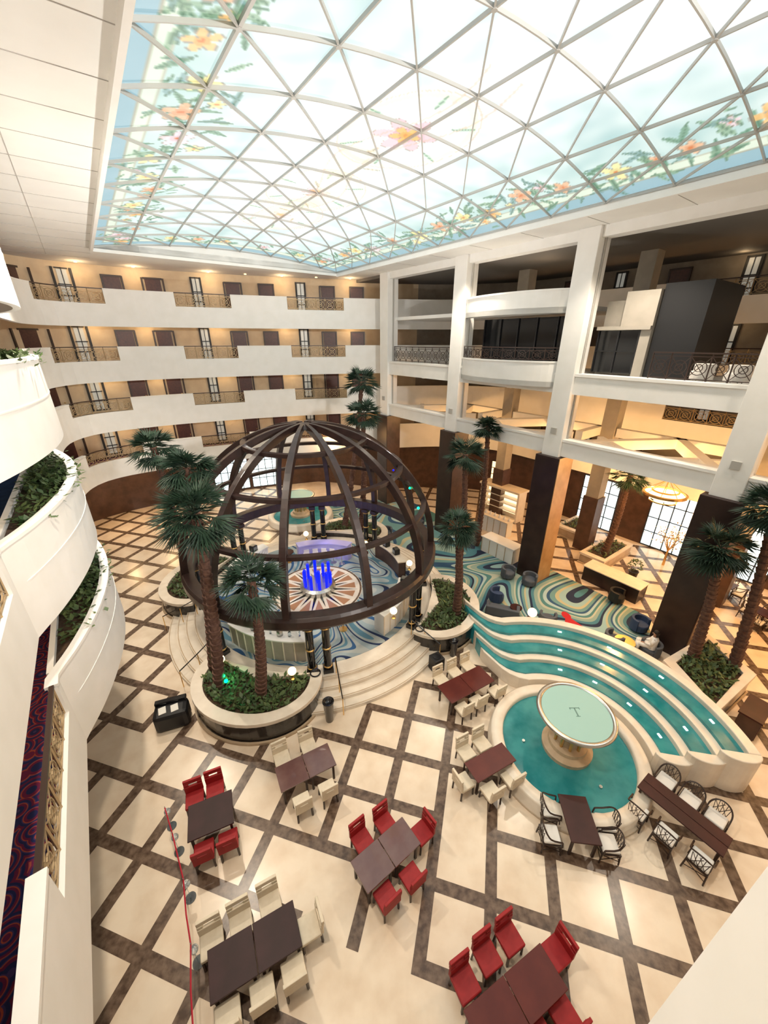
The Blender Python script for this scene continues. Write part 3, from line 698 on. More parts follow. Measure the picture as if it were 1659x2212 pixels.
for k in range(3):
    b=MB(); b.ringwall(arcpts(rad[2*k+1]-.03,ex),arcpts(rad[2*k+2]+.03,ex),0,zz[k]-.08,False); b.build('channel_water',M['water'],t)
for k in range(4):
    z1=[.62,.85,1.15,1.45][k]
    b=MB(); b.ringwall(arcpts(rad[2*k],ex),arcpts(rad[2*k+1],ex),0,z1,False); b.build('channel_rim',M['stone'],t,bevel=.03)
for k in range(3):
    r0,r1=rad[2*k],rad[2*k+3]; rm=(r0+r1)/2; hw=(r1-r0)/2; p=(FC.x+rm*math.cos(A0),FC.y+rm*math.sin(A0))
    b=MB(); n=(math.sin(A0),-math.cos(A0)); ep=[]
    for q in range(13):
        a=math.pi*q/12; ep.append((p[0]+math.cos(A0)*hw*math.cos(a)+n[0]*hw*.6*math.sin(a),p[1]+math.sin(A0)*hw*math.cos(a)+n[1]*hw*.6*math.sin(a)))
    b.prism(ep,0,[.85,1.15,1.45][k]-.001*k); b.build('channel_end',M['stone'],t,bevel=.03)
for k,(r,z) in enumerate([(3.2,.68),(4.02,.98),(4.84,1.28)]):
    for a in (.05,.45,.85,1.25):
        b=MB(); b.box((FC.x+r*math.cos(a),FC.y+r*math.sin(a),z),(.16,.07,.03),a+PI/2); b.build('underwater_light',M['poollight'],t)
P4=[W(1438,1428,1.0),W(1530,1372,1.0),W(1628,1458,1.0),W(1545,1540,1.0)]; P4=[(p.x,p.y) for p in P4]
cc=(sum(p[0] for p in P4)/4,sum(p[1] for p in P4)/4)
planter(P4,cc,'square cream stone planter with two palms right of the cascade','low green plants in the square planter right of the cascade',base='stone',nleaf=700)
# ------------------------------------------------------------------ chairs
def slot_chair(name,upm,label):
    t=thing(name,label,'chair')
    b=MB(); b.box((0,.02,.43),(.5,.48,.11)); b.build('seat',upm,t,bevel=.025)
    b=MB(); b.box((0,-.23,.59),(.5,.07,.3)); b.box((-.185,-.245,.785),(.13,.07,.1)); b.box((.185,-.245,.785),(.13,.07,.1)); b.box((0,-.26,.9),(.5,.07,.14)); b.build('backrest',upm,t,bevel=.012)
    for x in (-.21,.21):
        for y in (-.2,.22):
            b=MB(); b.bar((x,y,.38),(x*1.04,y*1.08,0),.045,.045); b.build('leg',M['legdark'],t)
    b=MB(); b.box((0,.02,.37),(.46,.44,.04)); b.build('seat_frame',M['legdark'],t)
    return t
def rattan(name,label):
    t=thing(name,label,'chair')
    b=MB(); b.box((0,.0,.46),(.46,.46,.09)); b.build('seat_cushion',M['cushion'],t,bevel=.035)
    b=MB(); b.box((0,0,.395),(.5,.5,.05)); b.build('seat_frame',M['legdark'],t)
    b=MB(); pts=[]
    for k in range(17):
        a=PI*k/16; pts.append((.27*math.cos(a),-.27*math.sin(a)**.6 if math.sin(a)>0 else 0,.66+.26*math.sin(a)))
    pts=[(.27,.24,.42),(.27,.22,.62)]+pts+[(-.27,.22,.62),(-.27,.24,.42)]
    b.path(pts,.022,6); b.build('hoop_back',M['legdark'],t)
    b=MB()
    for x in (-.18,-.09,0,.09,.18):
        b.tube((x*.8,-.24,.42),(x*1.05,-.27,.9-abs(x)*.35),.01,.01,4)
    for x in (-.15,0): b.tube((x,-.25,.45),(x+.2,-.27,.84),.009,.009,4); b.tube((x+.17,-.25,.45),(x-.03,-.27,.84),.009,.009,4)
    b.build('back_lattice',M['legdark'],t)
    for x in (-.23,.23):
        for y in (-.23,.23):
            b=MB(); b.tube((x,y,.4),(x*1.1,y*1.1,0),.022,.02,6); b.build('leg',M['legdark'],t)
    b=MB()
    for (x0,y0),(x1,y1) in (((-.24,-.24),(.24,-.24)),((.24,-.24),(.24,.24)),((.24,.24),(-.24,.24)),((-.24,.24),(-.24,-.24))):
        b.tube((x0,y0,.14),(x1,y1,.36),.011,.011,4); b.tube((x0,y0,.36),(x1,y1,.14),.011,.011,4)
    b.build('crossed_stretcher',M['legdark'],t)
    return t
protos={}
def make_chair(kind,label,loc,rz,group):
    if kind not in protos:
        o={'red':lambda:slot_chair('dining_chair',M['red'],label),'cream':lambda:slot_chair('dining_chair',M['cream'],label),'rattan':lambda:rattan('rattan_chair',label)}[kind](); protos[kind]=o
    else: o=copy_tree(protos[kind])
    o.location=loc; o.rotation_euler=(0,0,rz); tag(o,label,'chair',group); return o
KD={'red':'red slotted dining chair','cream':'cream slotted dining chair','rattan':'dark hoop chair with white cushion'}
def table_set(px,n,tm,tdesc,kind,chairs,short):
    P=[W(u,v,.75) for u,v in px]; c=sum(P,Vector())/4
    Lv=((P[1]-P[0])+(P[2]-P[3]))/2; Wv=((P[2]-P[1])+(P[3]-P[0]))/2; l=Lv.length; w=Wv.length
    ld=Lv.normalized(); wd=Vector((-ld.y,ld.x,0)); 
    rz=math.atan2(ld.y,ld.x)
    for k in range(n):
        tc=c+ld*(l*((k+.5)/n-.5)); lw=l/n-.015
        t=thing('dining_table',tdesc if n==1 else tdesc+(', left half' if k==0 else ', right half'),'table',(tc.x,tc.y,0),rz)
        b=MB(); b.box((0,0,.73),(lw,w,.045)); b.build('tabletop',M[tm],t,bevel=.008)
        b=MB(); b.box((0,0,.67),(lw-.14,w-.14,.07)); b.build('apron',M['legdark'],t)
        for sx in (-1,1):
            for sy in (-1,1):
                b=MB(); b.box((sx*(lw/2-.09),sy*(w/2-.09),.33),(.06,.06,.66)); b.build('leg',M['legdark'],t)
    for (u,v,lab) in chairs:
        p=W(u,v,.5); r=p-c; a=r.dot(ld); q=r.dot(wd); dl=abs(a)-l/2; dw=abs(q)-w/2
        if dl>dw: e=ld*(1 if a>0 else -1); pp=c+e*(l/2+max(.24,min(.5,dl)))+wd*q
        else: e=wd*(1 if q>0 else -1); pp=c+e*(w/2+max(.22,min(.42,dw)))+ld*a
        f=-e; make_chair(kind,f'{KD[kind]}, {lab} of the {short}',(pp.x,pp.y,0),math.atan2(-f.x,f.y),f'chairs around the {short}')
table_set([(398,1750),(495,1703),(512,1778),(412,1812)],1,'t_purple','dark wine square table between four red chairs at left','red',[(420,1722,'far left'),(464,1700,'far right'),(440,1832,'near left'),(492,1803,'near right')],'dark square table at left')
table_set([(592,1660),(705,1605),(730,1650),(607,1712)],2,'t_pale','glossy brown table with cream chairs below front planter','cream',[(607,1630,'far left'),(665,1607,'far right'),(653,1732,'near left'),(708,1703,'near right')],'glossy table below front planter')
table_set([(755,1862),(862,1772),(917,1812),(795,1932)],2,'t_pale','pale glossy table among red chairs in the centre','red',[(782,1812,'far left'),(832,1776,'far middle'),(912,1795,'far right end'),(835,1935,'near left'),(890,1893,'near right')],'pale table in the centre')
table_set([(438,2058),(632,1945),(655,2040),(462,2170)],2,'t_purple','dark wine table with cream chairs at bottom left','cream',[(457,2035,'far left'),(520,1993,'far middle'),(583,1950,'far right'),(668,2000,'right end'),(632,2085,'near right'),(565,2130,'near middle'),(490,2175,'near left')],'dark table at bottom left')
table_set([(985,2200),(1160,2055),(1235,2115),(1070,2290)],2,'t_red','red brown table with red chairs at bottom edge','red',[(1005,2120,'far left'),(1052,2062,'far middle'),(1100,2022,'far right'),(1203,2055,'right end'),(1205,2165,'near right'),(1160,2225,'near left')],'red brown table at bottom edge')
table_set([(1005,1650),(1085,1600),(1115,1645),(1030,1690)],1,'t_red','red brown table with cream chairs left of the round pool','cream',[(1003,1617,'far left'),(1036,1597,'far right'),(1008,1683,'left end'),(1062,1708,'near left'),(1106,1680,'near right')],'table left of the pool')
table_set([(948,1482),(1032,1437),(1072,1470),(972,1520)],2,'t_red','red brown table beside cascade and dome steps','cream',[(950,1462,'far left'),(978,1445,'far middle'),(1005,1430,'far right'),(1000,1527,'near left'),(1032,1512,'near middle'),(1072,1492,'near right')],'table beside the cascade')
table_set([(1215,1715),(1277,1725),(1290,1822),(1222,1818)],1,'t_dark','dark table with four hoop chairs just below the round pool','rattan',[(1190,1745,'far left'),(1190,1800,'near left'),(1308,1775,'far right'),(1315,1820,'near right')],'dark table below pool')
table_set([(1378,1695),(1402,1670),(1583,1810),(1562,1858)],2,'t_dark','long dark table with six hoop chairs at right','rattan',[(1440,1685,'far left'),(1492,1725,'far middle'),(1548,1765,'far right'),(1378,1748,'near left'),(1440,1800,'near middle'),(1515,1855,'near right')],'long table at right')
# ------------------------------------------------------------------ bar under dome
def arc_counter(r0,r1,d0,d1,z,label,m='white',top='stone',face='stone'):
    t=thing('bar_counter',label,'counter',(cx,cyy,.6))
    a0,a1=math.radians(d0),math.radians(d1)
    b=MB(); b.lathe([(r0+.06,0),(r1-.06,0),(r1-.06,z),(r0+.06,z)],(0,0,0),16,True,a0,a1); b.build('body',M[m],t)
    b=MB(); b.lathe([(r0,z),(r1,z),(r1,z+.06),(r0,z+.06)],(0,0,0),16,True,a0-.01,a1+.01); b.build('worktop',M[top],t)
    b=MB()
    for k in range(9):
        a=a0+(a1-a0)*k/8; b.box(((r1-.05)*math.cos(a),(r1-.05)*math.sin(a),z/2),(.04,.05,z),a)
    b.build('front_rib',M[face],t)
arc_counter(4.5,5.2,-128,-86,1.05,'curved white bar counter at the front under the dome','cabin','white')
arc_counter(4.4,5.15,-45,-8,1.1,'curved white reception counter at the right under the dome','white','white')
arc_counter(3.2,3.8,65,118,1.0,'curved violet lit counter at the back under the dome','purple','purple')
arc_counter(4.4,5.0,140,172,1.0,'white topped curved side counter at the left under the dome','white','white','stone')
arc_counter(4.5,5.0,14,48,1.0,'dark curved side counter at the rear right under the dome','darkwall','stone','darkcol')
kinds=[('glass_jar','clear glass jar',.07,.28),('bottle','slim bottle',.04,.32),('coffee_urn','steel coffee urn',.13,.36)]
pw=['leftmost','second from left','third from left','fourth from left','fifth from left','sixth from left','seventh from left','rightmost']
for k in range(8):
    nm,ds,r,h=kinds[k%3]; a=math.radians(-124+k*5); p=(cx+4.85*math.cos(a),cyy+4.85*math.sin(a),1.71)
    t=thing(nm,f'{ds} on the front bar counter, {pw[k]} of its row','tableware',p)
    b=MB(); b.lathe([(.01,0),(r,0),(r,h*.65),(r*.45,h*.8),(r*.4,h*.92)],(0,0,0),14); b.build('body',M['chrome' if k%3==2 else 'clear'],t,True)
    b=MB(); b.lathe([(.01,h*.92),(r*.5,h*.92),(r*.5,h),(.01,h)],(0,0,0),12); b.build('cap',M['blackmatte'],t)
for k in range(3):
    a=math.radians(-120+k*13); p=(cx+4.05*math.cos(a),cyy+4.05*math.sin(a),.613)
    t=thing('display_fridge',f'glass fronted steel cooler behind the front bar, {["left","middle","right"][k]} one','cooler',p,a)
    b=MB(); b.box((0,0,.5),(.6,.8,1.0)); b.build('body',M['chrome'],t,bevel=.02)
    b=MB(); b.box((.31,0,.5),(.02,.66,.8)); b.build('glass_door',M['clear'],t)
    b=MB(); b.box((0,0,1.08),(.4,.5,.16)); b.build('tray',M['blackmatte'],t)
for k,(dg,r_) in enumerate([(-30,4.75),(-22,4.75),(-14,4.75),(150,4.7),(160,4.7),(25,4.75),(38,4.75)]):
    a=math.radians(dg); p=(cx+r_*math.cos(a),cyy+r_*math.sin(a),1.77 if k<3 else 1.67)
    t=thing('coffee_machine',f'small dark counter machine, {["first on the right counter","second on the right counter","third on the right counter","near end of the left side counter","far end of the left side counter","near end of the rear right counter","far end of the rear right counter"][k]}','machine',p,a)
    b=MB(); b.box((0,0,.17),(.32,.36,.34)); b.build('body',M['blackmatte'],t,bevel=.02); b=MB(); b.box((-.17,0,.2),(.03,.26,.2)); b.build('front_panel',M['chrome'],t); b=MB(); b.box((0,0,.36),(.24,.28,.04)); b.build('cup_tray',M['chrome'],t)
for k,dg in enumerate((-62,-150,128,50)):
    a=math.radians(dg); p=(cx+3.6*math.cos(a),cyy+3.6*math.sin(a),.613); w_=["front right","front left","back left","back right"][k]
    t=thing('side_table',f'small round dark table on the dome carpet, {w_}','table',p); b=MB(); b.lathe([(.01,.66),(.35,.66),(.35,.7),(.01,.7)],(0,0,0),20); b.build('tabletop',M['t_dark'],t); b=MB(); b.lathe([(.01,0),(.2,0),(.2,.03),(.03,.05),(.03,.66)],(0,0,0),12); b.build('pedestal',M['gold'],t)
t=thing('light_sculpture','cluster of glowing blue bubble tubes at the centre of the dome','sculpture',(cx,cyy+.1,.63))
b=MB(); b.lathe([(.01,0),(.95,0),(.95,.25),(.8,.35),(.01,.35)],(0,0,0),32); b.build('base',M['chrome'],t)
for k in range(11):
    a=2*PI*k/10; r=.7 if k<10 else 0; h=[1.0,1.35,1.1,1.45,1.2][k%5]; b=MB(); b.lathe([(.085,.35),(.085,h),(.05,h+.08),(.01,h+.1)],(r*math.cos(a),r*math.sin(a),0),12); b.build('light_tube',M['blueglow'],t,True)
plight('blue_glow',(cx,cyy,2.6),14,(.1,.15,1),.05); plight('violet_glow',(cx,cyy+3,2.2),10,(.35,.3,1),.05)
for k in range(5):
    a=math.radians(68+k*11); p=(cx+2.8*math.cos(a),cyy+2.8*math.sin(a),.613)
    t=thing('bar_stool',f'pale high stool at the violet counter, {["rightmost","second from right","middle","second from left","leftmost"][k]}','stool',p,a-PI/2,'stools at the violet counter')
    b=MB(); b.lathe([(.01,.68),(.17,.68),(.17,.74),(.01,.75)],(0,0,0),16); b.build('seat',M['cushion'],t); b=MB(); b.box((0,-.16,.92),(.3,.03,.26)); b.build('backrest',M['cushion'],t)
    b=MB(); b.tube((0,0,.02),(0,0,.68),.025,.025,8); b.lathe([(.01,0),(.18,0),(.18,.02),(.01,.02)],(0,0,0),16); b.build('pedestal',M['chrome'],t)
def globe_lamp(p,label,r=.16,stem=.25,e=15):
    t=thing('globe_lamp',label,'lamp',p)
    b=MB(); b.lathe([(.01,0),(.1,0),(.1,.03),(.025,.05),(.025,stem)],(0,0,0),12); b.build('base',M['gold'],t)
    b=MB(); b.sphere((0,0,stem+r*.9),r,10); b.build('globe',M['globe'],t,True)
for (u,v,z,lab) in [(633,1466,1.04,'glowing globe lamp on the rim of the front planter'),(480,1440,1.04,'glowing globe lamp by the base of the wide crowned palm'),(850,1335,1.76,'glowing globe lamp on the right counter under the dome'),(884,1230,1.76,'glowing globe lamp at the far end of the right counter'),(662,1165,1.66,'left glowing globe lamp on the violet counter'),(790,1185,.613,'right glowing globe lamp near the back of the dome')]:
    p=W(u,v,z); globe_lamp(p,lab)
t=thing('spotlight','small green glowing spotlight among the plants of the front planter','spotlight',W(490,1478,.95))
b=MB(); b.lathe([(.01,0),(.06,0),(.06,.12),(.01,.12)],(0,0,0),10); b.build('housing',M['blackmatte'],t)
b=MB(); b.sphere((0,0,.17),.07,8); b.build('lens',M['green'],t); gp=W(490,1478,.95); plight('green_glow',(gp.x,gp.y,1.4),12,(0,1,.3),.05)
def rail3(pts,label):
    t=thing('handrail',label,'handrail'); b=MB(); b.path([Vector(p)+Vector((0,0,.85)) for p in pts],.025,6); b.build('rail',M['black'],t)
    for p in pts: b=MB(); b.tube(p,Vector(p)+Vector((0,0,.85)),.02,.02,6); b.build('post',M['gold'],t)
def rp(r,deg,z): a=math.radians(deg); return (cx+r*math.cos(a),cyy+r*math.sin(a),z)
for deg,lab in ((-74,'left side of the front right steps'),(-36,'right side of the front right steps'),(-128,'right side of the front left steps'),(-160,'left side of the front left steps')):
    rail3([rp(7.5,deg,0),rp(6.7,deg,.3),rp(6.0,deg,.6)],'dark handrail with posts on the '+lab)
def vase(p,label,h=.75,r=.2,m='black',plant=False):
    t=thing('floor_vase',label,'vase',p); b=MB(); b.lathe([(.01,0),(r*.7,0),(r,h),(r*1.08,h),(r*1.08,h+.03),(r*.85,h+.03),(r*.8,h-.1),(.01,h-.1)],(0,0,0),20); b.build('body',M[m],t,True)
    if plant:
        b=MB(); rg=random.Random(2)
        for k in range(160):
            a=rg.uniform(0,2*PI);e=rg.uniform(-.4,1.5); q=Vector((math.cos(a)*math.cos(e),math.sin(a)*math.cos(e),math.sin(e)))*.36+Vector((0,0,h+.35)); d=Vector((rg.uniform(-1,1),rg.uniform(-1,1),rg.uniform(-.2,1))).normalized()*.12; w=d.cross(Vector((0,0,1)))*.4
            b.add([q,q+d*.5+w,q+d,q+d*.5-w],[(0,1,2,3)])
        b.build('foliage',M['leaf'],t,fix=False)
vase(W(712,1555),'tall black tapered vase right of the front planter',.95,.2)
vase(W(978,1415),'black tapered vase between the steps and the cascade',.8,.2)
vase(W(906,1375,.6),'small black vase on the steps right of the dome',.45,.2)
vase(W(683,1472,.6),'small black vase beside the front columns',.45,.2)
p=W(378,1560); t=thing('host_podium','dark host desk with rounded corners and papers, left of the front planter','podium',p,.35)
b=MB(); b.box((0,0,.4),(1.15,.75,.8)); b.build('body',M['blackmatte'],t,bevel=.16)
b=MB(); b.box((0,.25,.86),(1.05,.2,.14)); b.build('raised_ledge',M['black'],t,bevel=.03)
for x in (-.25,.15): b=MB(); b.box((x,-.08,.806),(.24,.32,.012),.2); b.build('menu_sheet',M['paper'],t)
p=W(942,1445); t=thing('speaker_box','black box speaker standing by the front right steps','speaker',p,.5)
b=MB(); b.box((0,0,.35),(.5,.5,.7)); b.build('body',M['blackmatte'],t,bevel=.03); b=MB(); b.lathe([(.01,0),(.17,0),(.17,.02),(.01,.02)],(0,0,.7),16); b.build('cone',M['black'],t)
pts=[W(356,1745,.9),W(372,1800,.9),W(396,1900,.9),W(402,1975,.9),W(412,2040,.9),W(412,2140,.9),W(418,2240,.9)]
t=thing('rope_barrier','thin red rope running down the left of the floor between clear posts','rope barrier'); b=MB(); b.path(pts,.018,6); b.build('rope',M['rope'],t)
for k in (0,1,2,4,6):
    p=pts[k]; b=MB(); b.tube((p.x,p.y,0),(p.x,p.y,.95),.012,.012,6); b.lathe([(.01,0),(.13,0),(.13,.015),(.01,.015)],(p.x,p.y,0),14); b.build('post',M['clear'],t)
    b=MB(); b.sphere((p.x+.08,p.y-.05,.82),.09,8); b.build('glass_ball',M['clear'],t,True)
# ------------------------------------------------------------------ lobby
def tub_chair(p,rz,label,m='grey',z=.014):
    t=thing('armchair',label,'armchair',(p[0],p[1],z),rz)
    b=MB(); b.lathe([(.28,.12),(.42,.12),(.42,.72),(.3,.72)],(0,0,0),18,True,math.radians(150),math.radians(390)); b.build('shell',M[m],t,bevel=.02)
    b=MB(); b.lathe([(.01,.12),(.36,.12),(.37,.4),(.34,.45),(.01,.45)],(0,0,0),20); b.build('seat',M[m],t)
    for k in range(4):
        a=PI/4+k*PI/2; b=MB(); b.tube((.25*math.cos(a),.25*math.sin(a),0),(.25*math.cos(a),.25*math.sin(a),.13),.02,.02,6); b.build('leg',M['legdark'],t)
for (u,v,rz,lab,m) in [(1096,1248,.3,'grey tub chair left of the dark column base','grey'),(1142,1264,-.4,'grey tub chair right beside its twin by the dark column base','grey'),(1072,1298,1.5,'slate blue tub chair by the cascade, left seat of the lounge','bluefab'),(1180,1350,2.8,'grey tub chair nearest the large globe lamp','grey'),(1378,1362,.2,'blue tub chair behind the gold table','bluefab'),(1322,1395,1.8,'grey tub chair left of the gold table','grey'),(1400,1415,-1.2,'dark grey tub chair under the seated person','grey'),
    (835,1160,0,'grey tub chair behind the dome at left','grey'),(905,1135,.6,'grey tub chair behind the dome at right','grey'),(1330,1300,.6,'dark tub chair near the lobby counter','blackmatte')]:
    tub_chair(W(u,v,0),rz+PI,lab,m)
for k,y in enumerate((4.6,5.7,-1.0,.6)): 
    p=al((19.75,y,0)); tub_chair(p,1.2,f'white tub chair on the upper level behind the right railing, {["third","last","first","second"][k]} from right','cushion',11.425)
def round_table(p,label,m,r=.4,h=.5):
    t=thing('side_table',label,'table',(p.x,p.y,.014)); b=MB(); b.lathe([(.01,h-.03),(r,h-.03),(r,h),(.01,h)],(0,0,0),24); b.build('tabletop',M[m],t); b=MB(); b.lathe([(.01,0),(.2,0),(.2,.03),(.03,.05),(.03,h-.03)],(0,0,0),12); b.build('pedestal',M['gold'],t)
p=W(1350,1385,.5); round_table(p,'round gold topped coffee table beside the seated person','gold',.42)
p=W(1115,1312,.5); round_table(p,'dark round coffee table in the lounge near the cascade','t_dark',.3)
p=W(1147,1338,.55); round_table(p,'small side table carrying the globe lamp by the cascade','t_dark',.25,.55); globe_lamp((p.x,p.y,.57),'large glowing globe lamp on the side table behind the cascade',.22,.2)
p=W(1085,1335,0); t=thing('sofa','low dark grey sofa backing on to the cascade','sofa',(p.x,p.y+.15,.014),-.35)
b=MB(); b.box((0,0,.28),(1.6,.8,.3)); b.build('seat',M['grey'],t,bevel=.04); b=MB(); b.box((0,-.36,.5),(1.6,.16,.5)); b.build('backrest',M['grey'],t,bevel=.04)
for x in (-.75,.75): b=MB(); b.box((x,0,.36),(.16,.8,.4)); b.build('armrest',M['grey'],t,bevel=.03)
def counter(p,rz,d,label,m='white',top='stone',z0=0.014,name='counter'):
    t=thing(name,label,'counter',(p.x,p.y,z0),rz)
    b=MB(); b.box((0,0,d[2]/2),(d[0],d[1],d[2])); b.build('body',M[m],t,bevel=.01)
    b=MB(); b.box((0,0,d[2]+.03),(d[0]+.12,d[1]+.12,.06)); b.build('worktop',M[top],t,bevel=.01)
    b=MB(); n=int(d[0]/.5)
    for k in range(n+1): b.box((-d[0]/2+d[0]*k/n,-d[1]/2-.015,d[2]/2),(.04,.03,d[2]*.9))
    b.build('front_panel_strip',M['stone2'],t)
    return t
counter(W(1080,1200),-.9,(2.4,.9,1.05),'white buffet counter in front of the patisserie display','white','white')
counter(W(1070,1150),-.9,(2.2,.7,1.2),'second white serving counter behind the buffet counter','white','stone')
p=W(1080,1112); t=thing('display_case','tall cream pastry display unit with lit shelves behind the buffet','display case',(p.x,p.y,.014),-.9)
b=MB(); b.box((0,.4,1.2),(3.4,.2,2.4)); b.box((-1.7,0,1.2),(.15,1,2.4)); b.box((1.7,0,1.2),(.15,1,2.4)); b.box((0,0,2.45),(3.7,1.3,.15)); b.build('cabinet',M['stone'],t)
for z in (.7,1.2,1.7): b=MB(); b.box((0,0,z),(3.2,.6,.05)); b.build('shelf',M['white'],t)
b=MB(); b.box((0,.28,1.3),(3.1,.03,1.9)); b.build('light_panel',M['warm'],t)
for k in range(6):
    c0=W(1070,1150); o_=(-1+.4*k); px_=c0.x+math.cos(-.9)*o_; py_=c0.y+math.sin(-.9)*o_
    b=MB(); b.lathe([(.01,0),(.12,0),(.1,.1),(.04,.2),(.01,.3)],(px_,py_,1.275),10); tag(b.build('pastry_cone',M['cushion']),'small white confection on the serving counter of the buffet','confection','confections on the serving counter')
def box_planter(u,v,w,d,h,rz,lab,fl):
    p=W(u,v,0); c=Vector((p.x,p.y)); cs,sn=math.cos(rz),math.sin(rz)
    poly=[(c.x+x*cs-y*sn,c.y+x*sn+y*cs) for x,y in ((-w/2,-d/2),(w/2,-d/2),(w/2,d/2),(-w/2,d/2))]
    planter(poly,c,lab,fl,h,'stone2',160)
box_planter(1305,1205,3.6,1.5,.6,PH,'low cream planter box holding the lobby palm','green plants in the lobby palm planter')
box_planter(1240,1150,2.6,1.4,.6,PH,'low cream planter box farther back in the lobby','green plants in the farther lobby planter')
p=W(1320,1270); counter(p,PH+PI/2,(3.0,1.0,.9),'low cream and dark reception counter beside the lobby planter','darkcol','stone',0)
vase(W(1362,1256,0),'dark pot with round clipped shrub on the lobby floor',.7,.25,'blackmatte',True)
p=W(1432,1220); t=thing('gold_tree','small golden lit tree in the lobby beyond the columns','tree',p); b=MB(); b.tube((0,0,0),(0,0,1.2),.08,.05,8)
for k in range(7): a=k*.9; b.tube((0,0,1.0),(.5*math.cos(a),.5*math.sin(a),2.0),.04,.015,5)
b.build('trunk',M['gold'],t); b=MB(); rg=random.Random(4)
for k in range(400):
    q=Vector((rg.gauss(0,.4),rg.gauss(0,.4),2.0+rg.gauss(0,.3))); d=Vector((rg.uniform(-1,1),rg.uniform(-1,1),rg.uniform(-1,1))).normalized()*.13; w=d.cross(Vector((0,0,1)))*.4
    b.add([q,q+d*.5+w,q+d,q+d*.5-w],[(0,1,2,3)])
b.build('foliage',M['gold'],t,fix=False)
p=W(1435,1070,6.4); t=thing('chandelier','round golden tiered chandelier hanging in the lobby at right','chandelier',(p.x,p.y,6.4))
b=MB(); b.lathe([(.01,-.25),(.45,-.2),(.8,0),(.82,.08),(.01,.08)],(0,0,0),32); b.build('bowl',M['globe'],t,True)
b=MB(); b.lathe([(.8,.0),(.9,.03),(.9,.12),(.8,.14)],(0,0,0),32,True); b.lathe([(.5,-.3),(.56,-.3),(.56,-.24),(.5,-.24)],(0,0,0),32,True); b.lathe([(.5,.2),(.56,.2),(.56,.26),(.5,.26)],(0,0,0),32,True)
for k in range(8): a=k*PI/4; b.tube((.85*math.cos(a),.85*math.sin(a),.1),(.1*math.cos(a),.1*math.sin(a),.7),.015,.015,5)
b.build('gold_ring',M['gold'],t)
b=MB(); b.tube((0,0,.1),(0,0,1.4),.02,.02,6); b.build('rod',M['gold'],t); plight('chandelier_glow',(p.x,p.y,5.7),220,(1,.5,.16),.3)
def simple_set(u,v,k):
    p=W(u,v,0); nn=["nearest","second nearest","third nearest","farthest"][k]; t=thing('restaurant_table',f'small dark square restaurant table at the far right, {nn}','table',(p.x,p.y,0),.5)
    b=MB(); b.box((0,0,.73),(.8,.8,.04)); b.build('tabletop',M['t_dark'],t); b=MB(); b.box((0,0,.36),(.08,.08,.7)); b.box((0,0,.02),(.45,.45,.03)); b.build('pedestal',M['legdark'],t)
    for q in range(4):
        a=.5+q*PI/2; e=Vector((math.cos(a),math.sin(a),0)); f=-e
        make_chair('rattan',f'dark hoop chair on {["right","far","left","near"][q]} side of the {nn} restaurant table',(p.x+e.x*.62,p.y+e.y*.62,0),math.atan2(-f.x,f.y),'chairs of the restaurant at far right')
for k,(u,v) in enumerate([(1640,1350),(1560,1285),(1640,1250),(1510,1240)]): simple_set(u,v,k)
p=W(1612,1570); t=thing('wooden_cabinet','brown wooden service cabinet at the right edge behind the cascade end','cabinet',(p.x,p.y,0),.6)
b=MB(); b.box((0,0,.45),(1.2,.6,.9)); b.build('body',M['darkwall'],t,bevel=.01); b=MB(); b.box((0,0,.93),(1.3,.68,.06)); b.build('top',M['t_dark'],t)
for x in (-.3,.3): b=MB(); b.box((x,-.31,.45),(.54,.03,.8)); d_=b.build('door',M['door'],t); b=MB(); b.sphere((x*.3,-.35,.5),.025,6); b.build('handle',M['gold'],d_)
